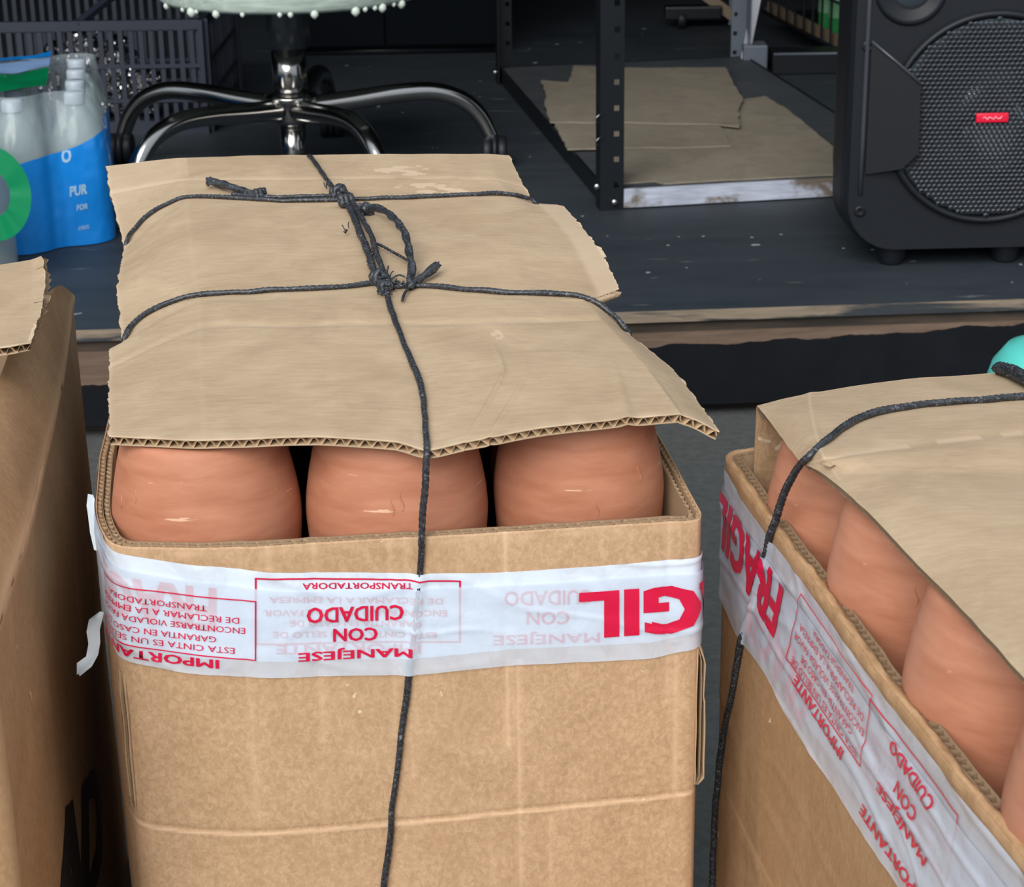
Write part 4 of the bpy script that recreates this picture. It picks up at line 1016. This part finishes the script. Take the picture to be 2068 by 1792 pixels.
go = g.build('grille', plain('grille_paint', (.055, .060, .070, 1), .25, .5), spk, world=False, smooth=False); go['kind'] = 'stuff'
bx = MB().bbox((-.031 + .0, yf - .022, cz - .004), (.024, yf - .016, cz + .012), .002).build('badge', M_red, spk, world=False)
MB().tube([(-.020 + .0045 * i * .8, yf - .0225, cz + .004 + .0028 * math.sin(i * 2.3)) for i in range(10)], .0009, 6).build('script', M_pinkish, bx, world=False)
# triangular side fins that grip the grille
def fin(sg):
    P = [(-hw * .86, .132), (-hw * .70, .100), (-hw * .53, .064), (-hw * .52, -.052), (-hw * .62, -.080), (-hw * .86, -.092)]
    n = len(P); V = [(sg * x, yf - .006 - .024 * (x / hw + .86) / .34, cz + z) for x, z in P] + [(sg * x, yf + .001, cz + z) for x, z in P]
    MB().add(V, [tuple(range(n))] + [(i, i + n, (i + 1) % n + n, (i + 1) % n) for i in range(n)]).build('grip', M_plastic, spk, world=False, smooth=False)
fin(1); fin(-1)
for sx in (-1, 1):
    MB().lathe([(.022, -.004), (.030, -.002), (.050, .006), (.056, .008), (.060, .004), (.062, -.001)], front(sx * (sc_.x - PY(1833, -20, SY).x), PY(1833, -20, SY).z - ZS + .003), 48, RX, caps=False).build('horn_ring', M_plastic, spk, world=False)
    MB().lathe([(.030, -.0005), (.022, .004), (.012, .008), (.0005, .009)], front(sx * (sc_.x - PY(1833, -20, SY).x), PY(1833, -20, SY).z - ZS + .003), 32, RX, caps=False).build('tweeter', M_cone, spk, world=False)
    for zz_ in (PY(1735, 425, SY).z, PY(1758, 92, SY).z):
        MB().lathe([(.010, .001), (.009, .0035), (.005, .002), (.0005, .0015)], front(sx * -(hw * .88), zz_ - ZS, yf), 16, RX, caps=False).build('screw', M_black, spk, world=False)
for x_ in (-hw * .60, hw * .22, hw * .70):
    for y_ in (yf + .045, yf + .26):
        MB().lathe([(.020, 0), (.022, .004), (.027, z0 - .006), (.028, z0 + .008)], (x_ if x_ != hw * .70 else hw * .62, y_, 0), 20).build('foot', M_plastic, spk, world=False) if x_ != hw * .70 else None

# ------------------------------------------------------------------ swivel chair
hubp = PY(588, 205, 4.1)
chair = thing('swivel_chair', 'chrome five star swivel chair base under a pale round seat', 'chair', (hubp.x, 4.1, ZS), 0)
ax = lambda py: PY(588, py, 4.1).z - ZS
MB().lathe([(.046, ax(94)), (.047, ax(50)), (.044, ax(10)), (.040, ax(0) + .03)], n=40).build('gas_cover', plain('cover_plastic', (.03, .036, .045, 1), .35), chair, world=False)
MB().lathe([(.036, ax(205)), (.036, ax(94))], n=40).build('column', M_chrome, chair, world=False)
MB().lathe([(.030, ax(250)), (.036, ax(240)), (.040, ax(222)), (.046, ax(205)), (.055, ax(196)), (.054, ax(190)), (.036, ax(186))], n=40).build('hub', M_chrome, chair, world=False)
MB().lathe([(.027, .010), (.027, ax(252))], n=32).build('lower_tube', M_chrome, chair, world=False)
hz = ax(212)
def legpts(a, R_=.43):
    c, s_ = math.cos(a), math.sin(a); return [(c * r_, s_ * r_, z_) for r_, z_ in ((.035, hz - .005), (.12, hz + .002), (.22, hz + .012), (.30, hz + .012), (.36, hz - .008), (.40, hz - .045), (.425, hz - .095), (R_ + .004, hz - .125))]
for k, a in enumerate((12, 84, 156, 228, 300)):
    a = math.radians(a); P = catmull(legpts(a), .012); lg = MB().tube(P, lambda t: .0225 - .006 * t, 16).build('leg', M_chrome, chair, world=False)
    c, s_ = math.cos(a) * .43, math.sin(a) * .43
    st = MB().lathe([(.012, .05), (.012, hz - .115), (.016, hz - .12), (.016, hz - .13)], (c, s_, 0), 16)
    st.build('caster_stem', M_plastic, lg, world=False)
    Ry = Matrix.Rotation(PI / 2, 4, 'Y'); w_ = MB()
    for dx in (-.016, .016): w_.lathe([(.006, -.010), (.030, -.010), (.034, -.006), (.034, .006), (.030, .010), (.006, .010)], (c + dx, s_ - .01, .034), 24, Ry)
    w_.lathe([(.036, -.005), (.037, .005)], (c, s_ - .01, .036), 24, Ry); w_.build('caster', M_plastic, lg, world=False)
sz = PY(600, 20, 3.95).z - ZS; seatR = .265
prof = [(.06, sz + .055), (.16, sz + .045), (.22, sz + .032), (.250, sz + .018), (seatR, sz + .008), (seatR + .004, sz + .016), (seatR, sz + .05), (seatR - .02, sz + .075), (.0005, sz + .085)]
st = MB().lathe(prof, (.012, 0, 0), 72)
st.build('seat', M_seat, chair, world=False)
dr = MB(); rr = random.Random(4)
for i in range(15):
    a = rr.uniform(PI * 1.1, PI * 1.9); r_ = .004 + .006 * rr.random(); p = Vector((.012 + math.cos(a) * seatR, math.sin(a) * seatR, sz + .010 - r_ * .3))
    dr.lathe([(r_ * .3, -r_ * 1.2), (r_, -r_ * .4), (r_ * .9, r_ * .4), (r_ * .2, r_)], p, 8)
dr.build('dried_drips', M_drip, chair, world=False)['kind'] = 'stuff'

# ------------------------------------------------------------------ cabinet-shaped black block filling the dark area behind the chair
cb = thing('black_cabinet', 'plain matt black cabinet in shade behind the swivel chair', 'cabinet', (-.36, 5.6, ZS), .02)
MB().bbox((-.30, 0, 0.02), (.345, .45, 1.1), .006).build('body', M_cloth, cb, world=False, smooth=False)
MB().box((-.29, .02, 0), (.335, .43, .02)).build('plinth', M_black, cb, world=False)
for x0, x1 in ((-.295, .020), (.025, .340)):
    d_ = MB().bbox((x0, -.014, .03), (x1, 0, 1.08), .003).build('door', M_cloth, cb, world=False, smooth=False)
    MB().tube([(x1 - .03 if x0 < 0 else x0 + .03, -.030, .62), (x1 - .03 if x0 < 0 else x0 + .03, -.030, .74)], .005, 8).build('handle', M_black, d_, world=False)

# ------------------------------------------------------------------ slotted angle rack
pf = PZ(1226, 424, ZS); pbk = PZ(1012, 166, ZS); pbr = PZ(1492, 152, ZS)
rack = thing('metal_rack', 'black slotted angle iron rack with a low shelf holding cardboard', 'rack', (pf.x, pf.y, ZS), 0)
fdir = (PZ(1690, 396, ZS) - PZ(1243, 421, ZS)); fdir.z = 0; fdir.normalize(); ddir = (pbk - pf); dl = ddir.length; ddir.normalize()
def RK(a, b, z): return pf + fdir * a + ddir * b + Vector((0, 0, z))
wr_ = (pbr - pbk).length + .03
def angle_post(a, b, sgn_b, name='post', sg=1, mat=M_black, w_=.044, ht=1.0, hole0=.045, pitch_=.050):
    """two flanges: one facing the camera with punched square holes, one facing sideways"""
    m = MB(); th = .0035; hs = .0075; hx = .024
    x0, x1 = 0, w_; zs_ = [0]; z = hole0
    while z < ht - .03: zs_ += [z, z + .011]; z += pitch_
    zs_.append(ht); xs_ = [0, hx, hx + .011, w_]
    V = []; idx = {}
    for side in (0, th):
        for i, x in enumerate(xs_):
            for j, zz in enumerate(zs_): idx[(side, i, j)] = len(V); V.append(RK(a, b, 0) + fdir * x * sg + ddir * side + Vector((0, 0, zz)))
    Fc = []
    for i in range(3):
        for j in range(len(zs_) - 1):
            hole = (i == 1 and j % 2 == 1)
            if hole:
                q = [(i, j), (i + 1, j), (i + 1, j + 1), (i, j + 1)]
                for k in range(4): A, B = q[k], q[(k + 1) % 4]; Fc.append((idx[(0, *A)], idx[(0, *B)], idx[(th, *B)], idx[(th, *A)]))
            else:
                for side in (0, th): Fc.append(tuple(idx[(side, *k)] for k in ((i, j), (i + 1, j), (i + 1, j + 1), (i, j + 1))))
    n = len(zs_) - 1
    for j in range(n):
        for i in (0, 3): Fc.append((idx[(0, i, j)], idx[(0, i, j + 1)], idx[(th, i, j + 1)], idx[(th, i, j)]))
    m.add(V, Fc)
    p0 = RK(a, b, 0)
    V = [p0 + fdir * (sg * t) + ddir * d + Vector((0, 0, z)) for z in (0, ht) for t, d in ((0, 0), (-th * .9, 0), (-th * .9, w_ * sgn_b), (0, w_ * sgn_b))]
    m.add(V, [(0,1,2,3),(4,5,6,7),(0,1,5,4),(1,2,6,5),(2,3,7,6),(3,0,4,7)])
    return m.build(name, mat, rack, smooth=False)
angle_post(-.012, -.006, 1); angle_post(-.010, dl, -1, w_=.040)
angle_post(wr_ + .0, dl, -1, sg=-1, mat=M_grey, w_=.040); angle_post(.66, .0, 1, sg=-1)
# rear cross brace
MB().bar(RK(wr_ - .01, dl - .02, .02), RK(wr_ + .16, dl + .1, .75), .022, .004, up=(0, 1, 0)).build('brace', M_steel, rack, smooth=False)
# shelf pan: rails + deck
def prism4(P, z0_, z1_): 
    V = [p + Vector((0, 0, z0_)) for p in P] + [p + Vector((0, 0, z1_)) for p in P]; return V, [(0,1,2,3),(7,6,5,4),(0,4,5,1),(1,5,6,2),(2,6,7,3),(3,7,4,0)]
FR = .66
MB().add(*prism4([RK(.03, -.004, 0), RK(FR, -.004, 0), RK(FR, .004, 0), RK(.03, .004, 0)], .003, .040)).build('front_rail', M_whitepaint, rack, smooth=False, label='chipped white front rail of the shelf')
MB().add(*prism4([RK(-.004, .03, 0), RK(.002, .03, 0), RK(.002, dl, 0), RK(-.004, dl, 0)], .003, .040)).build('side_rail', M_black, rack, smooth=False)
MB().add(*prism4([RK(FR, 0, 0), RK(FR + .004, 0, 0), RK(wr_ + .004, dl, 0), RK(wr_, dl, 0)], .003, .040)).build('side_rail', M_black, rack, smooth=False)
MB().add(*prism4([RK(0, dl, 0), RK(wr_, dl, 0), RK(wr_, dl + .004, 0), RK(0, dl + .004, 0)], .003, .040)).build('rear_rail', M_black, rack, smooth=False)
MB().add(*prism4([RK(.002, .004, 0), RK(FR, .004, 0), RK(wr_, dl, 0), RK(.002, dl, 0)], .030, .037)).build('shelf', M_rackdeck, rack, smooth=False)
Rb = Matrix.Rotation(PI / 2, 4, 'X')
for p in (RK(.012, -.012, .018), RK(-.028 + .006, -.008, .050), RK(-.018, dl - .02, .03), RK(wr_ - .02, dl - .01, .03)):
    MB().lathe([(.0005, .006), (.005, .0055), (.0065, .003), (.0065, 0)], p, 14, Rb, caps=False).build('bolt', M_steel, rack)
# torn hooks of wire on the post
for z in (.175, .13): MB().tube(catmull([RK(-.018, -.012, z), RK(-.026, -.016, z + .008), RK(-.020, -.016, z + .016), RK(-.012, -.012, z + .018)], .002), .0011, 6).build('wire_tie', M_steel, rack)

# cardboard pieces on the shelf
zsd = ZS + .0375
def flat_sheet(px, z, th, name, label, seed, jag=.004, zsag=.002):
    P = [PZ(a, b, z) for a, b in px]; Q = []
    for i, p in enumerate(P):
        q = P[(i + 1) % len(P)]; k = max(1, int((q - p).length / .02))
        for j in range(k): v = p.lerp(q, j / k); Q.append(v + Vector((nz(v.x * 25, v.y * 25, seed), nz(v.y * 25, v.x * 25, seed + 5), 0)) * jag)
    t = thing(name, label, 'cardboard', tuple(sum(Q, Vector()) / len(Q) - Vector((0, 0, th))), 0, 'flattened cardboard on the low shelf')
    bm = bmesh.new(); vs = [bm.verts.new(v) for v in Q]; f = bm.faces.new(vs); bmesh.ops.triangulate(bm, faces=[f], ngon_method='EAR_CLIP')
    for _ in range(3):
        E_ = [e for e in bm.edges if e.calc_length() > .06]; bmesh.ops.subdivide_edges(bm, edges=E_, cuts=1); bmesh.ops.triangulate(bm, faces=[f for f in bm.faces if len(f.verts) > 3])
    bmesh.ops.recalc_face_normals(bm, faces=bm.faces[:])
    for v in bm.verts: v.co.z += abs(nz(v.co.x * 6, v.co.y * 5, seed)) * zsag
    r = bmesh.ops.extrude_face_region(bm, geom=bm.faces[:]); 
    for v in [e for e in r['geom'] if isinstance(e, bmesh.types.BMVert)]: v.co.z -= th
    bm.verts.index_update(); mesh_obj('sheet', [v.co.copy() for v in bm.verts], [tuple(v.index for v in f.verts) for f in bm.faces], M_flat, t, smooth=False); bm.free()
    # creased score line across the sheet
    return t
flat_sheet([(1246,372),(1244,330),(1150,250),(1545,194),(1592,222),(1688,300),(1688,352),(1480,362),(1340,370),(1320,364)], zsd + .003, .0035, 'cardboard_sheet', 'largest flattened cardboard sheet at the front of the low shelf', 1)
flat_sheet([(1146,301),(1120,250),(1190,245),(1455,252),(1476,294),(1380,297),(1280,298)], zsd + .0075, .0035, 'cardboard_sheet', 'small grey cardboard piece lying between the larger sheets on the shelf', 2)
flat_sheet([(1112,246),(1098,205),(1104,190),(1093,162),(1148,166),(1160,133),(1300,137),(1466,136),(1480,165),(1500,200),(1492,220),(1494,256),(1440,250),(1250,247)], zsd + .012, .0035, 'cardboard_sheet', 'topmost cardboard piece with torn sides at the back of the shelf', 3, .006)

# ------------------------------------------------------------------ things behind the rack at the right
tr = PZ(1560, 152, ZS); st_ = thing('low_plinth', 'low black step behind the rack, left of the loudspeaker', 'plinth', (tr.x, tr.y, ZS), 0)
MB().bbox((0, 0, 0), (.50, .10, .058), .004).build('body', M_black, st_, world=False, smooth=False)
MB().box((.002, -.003, .052), (.498, .0, .058)).build('edge_strip', M_grey, st_, world=False)
MB().bbox((-.075, .02, 0), (-.012, .10, .075), .004).build('side_block', M_grey, st_, world=False, smooth=False)
# wire basket with green bottles
bA, bB = PZ(1535, 60, ZS), Vector()
by0 = 5.75
q0, q1 = PY(1540, 22, 5.9), PY(1715, 112, 5.2)
bk = thing('wire_basket', 'black wire basket holding green bottles behind the loudspeaker', 'basket', tuple(q0 - Vector((0, 0, 0))), 0)
dv = q1 - q0; bd = MB()
dvh = Vector((dv.x, dv.y, 0)); nrm = Vector((dvh.y, -dvh.x, 0)).normalized() * -1
if nrm.x < 0: nrm = -nrm
nrm = Vector((nrm.x, nrm.y, 0))
base_ = q0.copy()
for k in range(11):
    p = q0.lerp(q1, k / 10); MB().tube(catmull([p + Vector((0, 0, .30)), p + Vector((0, 0, .02)), p + Vector((.001, -.002, -.006)), p + nrm * .02 + Vector((0, 0, -.010))], .02), .0035, 8).build('upright_wire', M_black, bk)
for dz in (.0, .12, .28): MB().tube([q0 + Vector((0, 0, dz)), q1 + Vector((0, 0, dz))], .004, 8).build('rail_wire', M_black, bk)
MB().bar(q0 + nrm * .02 + Vector((0, 0, .012)), q1 + nrm * .02 + Vector((0, 0, .012)), .012, .03).build('slat', M_tan, bk, smooth=False)
Vb = [q0 + Vector((0, 0, -.008)), q1 + Vector((0, 0, -.008)), q1 + nrm * .3 + Vector((0, 0, -.008)), q0 + nrm * .3 + Vector((0, 0, -.008))]
MB().add(Vb + [v + Vector((0, 0, .006)) for v in Vb], [(0,1,2,3),(7,6,5,4),(0,4,5,1),(1,5,6,2),(2,6,7,3),(3,7,4,0)]).build('tray', M_black, bk, smooth=False)
for k, t in enumerate((.56, .68, .80, .92)):
    c = q0.lerp(q1, t) + nrm * .062
    b = thing('green_bottle', '%s green bottle in the wire basket behind the loudspeaker' % ('leftmost', 'second from left', 'third from left', 'rightmost')[k], 'bottle', tuple(c), 0, 'green bottles in the basket')
    MB().lathe([(.0005, .002), (.030, 0), (.034, .006), (.034, .17), (.030, .20), (.014, .235), (.013, .262)], n=24).build('body', M_gbot, b, world=False)
    MB().lathe([(.0355, .06), (.0355, .14)], n=24, caps=False).build('print_band', plain('pale_green_%d' % k, (.16, .36, .20, 1), .4), b, world=False)
    MB().lathe([(.015, .255), (.015, .275), (.0005, .276)], n=16).build('cap', M_green, b, world=False)
for s4 in (q0 + nrm * .1, q1 + nrm * .1, q0 + nrm * .28, q1 + nrm * .28):
    h_ = s4.z - ZS - .008
    MB().bar(Vector((s4.x, s4.y, ZS)), Vector((s4.x, s4.y, ZS + h_)), .018).build('leg', M_black, bk, smooth=False)
# low trolley foot with caster
f0 = PY(1400, 25, 6.0); tf = thing('trolley', 'black low trolley foot with a caster behind the rack', 'trolley', (f0.x, 6.0, ZS), 0)
hz_ = f0.z - ZS
MB().bbox((-.085, -.02, hz_ - .020), (.085, .04, hz_ + .020), .006).build('foot_plate', M_black, tf, world=False, smooth=False)
MB().lathe([(.006, -.012), (.026, -.012), (.028, -.006), (.028, .006), (.026, .012), (.006, .012)], (-.035, 0, .028), 20, Matrix.Rotation(PI / 2, 4, 'Y')).build('caster', M_plastic, tf, world=False)
MB().lathe([(.010, .04), (.010, hz_ - .015)], (-.035, 0, 0), 12).build('caster_stem', M_steel, tf, world=False)
MB().bar((-.02, .01, hz_ + .09), (.13, .0, hz_ - .02), .016, .03).build('slat', M_tan, tf, world=False, smooth=False)
MB().bar((.115, .01, hz_ - .04), (.115, .01, hz_ + .5), .014).build('upright', M_grey, tf, world=False, smooth=False)
MB().bar((.135, .03, .0), (.135, .03, hz_ + .5), .012).build('upright', M_black, tf, world=False, smooth=False)
MB().lathe([(.006, -.012), (.026, -.012), (.028, -.006), (.028, .006), (.026, .012), (.006, .012)], (.135, .0, .028), 20, Matrix.Rotation(PI / 2, 4, 'Y')).build('caster', M_plastic, tf, world=False)

# ------------------------------------------------------------------ black slatted crate with foil bags
cr0 = PZ(420, 268, ZS); CY0 = cr0.y
zc = lambda py: PY(300, py, CY0).z - ZS
crate = thing('plastic_crate', 'large black slatted plastic crate behind the water bottles', 'crate', (cr0.x, CY0, ZS), .0)
Wc = .88; Hc = zc(40); Dc = .55
rails = [(.0, .03), (zc(206), zc(199)), (zc(137), zc(129)), (Hc - .022, Hc)]
def crate_wall(P0, P1, name, nbar, parent, outward):
    P0, P1 = Vector(P0), Vector(P1); m = MB(); d = (P1 - P0).normalized()
    for a, b in rails: m.bar(P0 + Vector((0, 0, (a + b) / 2)), P1 + Vector((0, 0, (a + b) / 2)), .014, b - a)
    for k in range(nbar + 1):
        p = P0.lerp(P1, k / nbar); wv = .030 if k in (0, nbar) else (.013 if k % 6 == 0 else .0062)
        m.bar(p, p + Vector((0, 0, Hc)), .011, wv, up=Vector((-d.y, d.x, 0)).cross(Vector((0, 0, 1))) if False else (d.y, -d.x, 0))
    return m.build(name, M_crate, parent, world=False, smooth=False)
crate_wall((-Wc, 0, 0), (0, 0, 0), 'front_panel', 38, crate, 1); crate_wall((-Wc, Dc, 0), (0, Dc, 0), 'back_panel', 38, crate, 1)
crate_wall((0, .01, 0), (0, Dc, 0), 'end_panel', 22, crate, 1); crate_wall((-Wc, .01, 0), (-Wc, Dc, 0), 'end_panel', 22, crate, 1)
MB().box((-Wc, 0, .006), (0, Dc, .016)).build('base', M_crate, crate, world=False)
MB().bar((-.285, -.004, Hc - .01), (-.19, .25, Hc + .06), .020, .012).build('handle', M_crate, crate, world=False, smooth=False)
for k, (px_, py_, w_, h_, lab) in enumerate(((175, 95, .075, .19, 'shiny foil bag rising highest in the black crate'), (240, 110, .065, .15, 'crumpled foil bag in the middle of the black crate'), (300, 150, .055, .09, 'smallest foil bag at the right end of the pile in the black crate'), (112, 120, .065, .14, 'foil bag at the left of the pile in the black crate'))):
    c = PY(px_, py_, CY0 + .095 + .02 * k); b = thing('foil_bag', lab, 'bag', (c.x, c.y, ZS + .017), 0, 'foil bags in the crate')
    bm = bmesh.new(); bmesh.ops.create_icosphere(bm, subdivisions=5, radius=1); Hb = c.z - ZS - .02 + h_ * .35
    for v in bm.verts:
        n_ = noise.cell(v.co * 2.5) * .1 + nz(v.co.x * 3.2 + k, v.co.y * 3.2, v.co.z * 3.2) * .25 + abs(nz(v.co.x * 8, v.co.y * 8 + k, v.co.z * 8)) * .22 + abs(nz(v.co.x * 17, v.co.y * 17 + k, v.co.z * 17)) * .12
        v.co = Vector((v.co.x * w_ * .5, v.co.y * .06, (v.co.z + 1) * Hb * .5)) * 1.0 + Vector((v.co.x * w_, v.co.y * .08, 0)) * n_
    bm.verts.index_update(); me_V = [v.co.copy() for v in bm.verts]; me_F = [tuple(v.index for v in f.verts) for f in bm.faces]; bm.free()
    mesh_obj('bag_body', me_V, me_F, M_foil, b, world=False, smooth=False)

# ------------------------------------------------------------------ packs of bottles
def bottle_mesh(h=.276, r=.052):
    K = [(.030, .004), (.044, 0), (.050, .008), (r, .02), (r, .055), (r * .95, .062), (r, .069), (r, .105), (r * .95, .112), (r, .119), (r, .165), (r * .97, .185), (r * .82, .210), (r * .55, .236), (.0165, .252), (.0145, .262)]
    C = catmull([(a, 0, b) for a, b in K], .006); return [(max(.0005, p.x), p.z) for p in C]
BP = bottle_mesh(); proto = []
def add_bottle(parent, x, y, first):
    if not proto:
        a = MB().lathe(BP, (0, 0, 0), 32).build('bottle', M_pet, parent, world=False); c = MB().lathe([(.0185, .254), (.019, .257), (.019, .272), (.017, .276), (.0005, .2765)], n=24).build('cap', M_cap, a, world=False); proto.append((a, c)); a.location = (x, y, 0); return a
    a0, c0 = proto[0]; a = a0.copy(); COL.objects.link(a); a.parent = parent; a.location = (x, y, 0); c = c0.copy(); COL.objects.link(c); c.parent = a; return a
def hull_path(pts, r, n=260):
    """outline of film stretched round a block of bottles, slightly sucked in between them"""
    c = sum((Vector(p) for p in pts), Vector((0, 0))) / len(pts); out = []
    for k in range(n):
        a = 2 * PI * k / n; d = Vector((math.cos(a), math.sin(a))); best = 0
        # radial distance to the union of discs, blended with the convex support
        for p in pts:
            q = Vector(p) - c; b = q.dot(d); disc = r * r - (q.length_squared - b * b)
            if disc > 0: best = max(best, b + math.sqrt(disc))
        out.append((a, best))
    sup = []
    for a, _ in out:
        d = Vector((math.cos(a), math.sin(a))); sup.append(max((Vector(p) - c).dot(d) + r for p in pts))
    # convex hull radius by support function
    hullr = []
    for i, (a, _) in enumerate(out): hullr.append(min(sup[j] / max(.05, math.cos(a - out[j][0])) for j in range(n) if math.cos(a - out[j][0]) > .05))
    return [c + Vector((math.cos(a), math.sin(a))) * (.45 * max(b, hr * .86) + .55 * hr + .0015) for (a, b), hr in zip(out, hullr)]
def pack(name, label, o, lat, blue, cols):
    t = thing(name, label, 'bottled water', (o[0], o[1], ZS), 0)
    pts = lat
    for p in pts: add_bottle(t, p[0], p[1], False)
    H_ = hull_path(pts, .0535); n = len(H_)
    c = sum((Vector(p) for p in pts), Vector((0, 0))) / len(pts)
    def film(z0f, z1f, nm, mat, lab=None, inset=0.0, rows_=24, off=0.0):
        V = []; Fc = []
        for j in range(rows_ + 1):
            for k in range(n):
                h = H_[k]; a = k / n; z = z0f(h, k) + (z1f(h, k) - z0f(h, k)) * j / rows_
                sh_ = 1 - .55 * sstep(.16, .285, z) ** 1.4 * .62; w_ = .003 * nz(h.x * 22, h.y * 22, z * 12) + .0012 * nz(h.x * 80, h.y * 80, z * 60)
                dd = (h - c); dl_ = dd.length; q = c + dd.normalized() * (dl_ - (1 - sh_) * .095 + w_ + off); V.append((q.x, q.y, z))
        for j in range(rows_):
            for k in range(n): Fc.append((j*n+k, j*n+(k+1) % n, (j+1)*n+(k+1) % n, (j+1)*n+k))
        return mesh_obj(nm, V, Fc, mat, t, world=False, label=lab)
    return t, film, H_, c
la, lb_ = Vector((-.100, -.066)), Vector((-.022, .118))
p0 = Vector((-.795, 3.635))
lat = [(la * i + lb_ * j) for i in range(2) for j in range(4)]
t1, film1, H1_, c1 = pack('water_pack', 'shrink wrapped pack of clear water bottles with blue printed film', (p0.x, p0.y), [tuple(v) for v in lat], True, 4)
fb1 = film1(lambda h, k: .002, lambda h, k: .165 + .035 * sstep(-.10, .07, h.x) + .02 * nz(h.x * 12, h.y * 12), 'printed_film', M_blue, 'blue printed lower part of the film', off=.0006)
film1(lambda h, k: .15, lambda h, k: .284, 'clear_film', M_film)
# printed bands of film lying over the caps
def top_band(f0, f1, mat, name):
    V = []; Fc = []; n = 14; 
    for i in range(n + 1):
        for j in range(7):
            p = (la * (.45 + 1.3 * i / n)) + lb_ * (f0 + (f1 - f0) * j / 6); V.append((p.x, p.y, .285 + .006 * nz(p.x * 16, p.y * 16)))
    for i in range(n):
        for j in range(6): Fc.append((i*7+j, (i+1)*7+j, (i+1)*7+j+1, i*7+j+1))
    return mesh_obj(name, V, Fc, mat, t1, world=False)
top_band(3.15, 3.6, M_blue, 'printed_film'); top_band(2.0, 2.95, M_blue2, 'printed_film'); top_band(.4, 1.9, M_green, 'printed_film')
# lettering on the blue film (reads PUR / FOR)
def film_text(txt, px0, py0, px1, py1, h, film, parent, mat=M_print, bold=.04):
    V, Fc, asp = text_geo(txt, bold); Mw = MAT[parent.name]; T = BVHTree.FromPolygons([Mw @ v.co for v in film.data.vertices], [tuple(p.vertices) for p in film.data.polygons]); Vw = []
    for u, v in V:
        px, py = px0 + (px1 - px0) * u, py0 + (py1 - py0) * u - h * v; d = ray(px, py).normalized(); q = T.ray_cast(O, d)[0]
        if q is None: return
        Vw.append(q - d * .0012)
    return mesh_obj('lettering', Vw, Fc, mat, parent, smooth=False)

film_text('PUR', 141, 398, 176, 392, 21, fb1, t1); film_text('FOR', 155, 426, 178, 422, 12, fb1, t1); film_text('O', 124, 330, 144, 328, 28, fb1, t1); film_text('ORIG', 158, 466, 180, 462, 8, fb1, t1, bold=.02)
# ring of green print on the nearer pack
p1 = Vector((-.928, 3.415))
la2, lb2 = Vector((-.104, -.012)), Vector((-.03, .10))
lat2 = [Vector(v) for v in ((0, 0), (-.108, -.01), (-.216, -.02), (-.12, .10), (-.228, .09), (-.02, -.108), (-.13, -.118))]
t2, film2, H2_, c2 = pack('water_pack', 'clear pack of bottles with a green ring on its film, at the left picture edge', (p1.x, p1.y), [tuple(v) for v in lat2], False, 3)
film2(lambda h, k: .002, lambda h, k: .284, 'clear_film', M_film)
V = []; Fc = []; nn_ = 72
gc = PY(-12, 388, 3.33) - Vector((p1.x, p1.y, ZS))
for i in range(nn_):
    a = 2 * PI * i / nn_
    for j, (ra, rb) in enumerate(((.066, .083), (.054, .069), (.042, .054), (.030, .040))):
        V.append((gc.x + ra * math.cos(a), gc.y - .012 - .02 * math.cos(a) * 0 + .004 * nz(math.cos(a) * 2, math.sin(a) * 2), gc.z + rb * math.sin(a)))
for i in range(nn_):
    for j in range(3): Fc.append((4*i+j, 4*((i+1) % nn_)+j, 4*((i+1) % nn_)+j+1, 4*i+j+1))
mesh_obj('green_ring', V, Fc, M_green, t2, world=False, label='green ring printed on the film')

# ------------------------------------------------------------------ turquoise tub on the ground behind the right box
tp = PY(2140, 688, 2.35)
tub = thing('plastic_tub', 'turquoise plastic tub standing behind the right box', 'tub', (tp.x, 2.35, 0), 0)
zt_ = tp.z
MB().lathe([(.062, .0), (.10, .0), (.106, .01), (.095, zt_ * .5), (.088, zt_ - .060), (.080, zt_ - .032), (.064, zt_ - .010), (.040, zt_ - .001), (.0005, zt_)], n=56).build('body', M_turq, tub, world=False)
MB().tube([(.107 * math.cos(a * PI / 24), .107 * math.sin(a * PI / 24), .008) for a in range(49)], .005, 8).build('rim', M_turq, tub, world=False)

M_chip = plain('pale_chip', (.30, .31, .30, 1), .8)
# small chips of paint and wood lying on the stage
for k, (a, b) in enumerate(((1420,478),(1518,480),(1577,474),(1703,502),(1762,505),(1349,496),(1176,437))):
    p = PZ(a, b, ZS); m = MB(); m.add([p + Vector((x, y, z)) for x, y, z in ((-.003,0,.0003),(.001,-.0025,.0003),(.0045,.001,.0003),(0,.003,.0003),(-.002,.0006,.0010),(.002,.0006,.0010))], [(0,1,5,4),(1,2,5),(2,3,4,5),(3,0,4),(0,3,2,1)])
    o = m.build('wood_chip', M_chip, smooth=False); tag(o, 'pale chip on the dark stage floor, ' + ('leftmost below the white rail', 'middle one below the white rail', 'rightmost below the white rail', 'just left of the loudspeaker foot', 'beside the loudspeaker foot', 'nearest the torn tab of the middle lid', 'left of the rack post foot')[k], 'chip', 'pale chips on the stage')
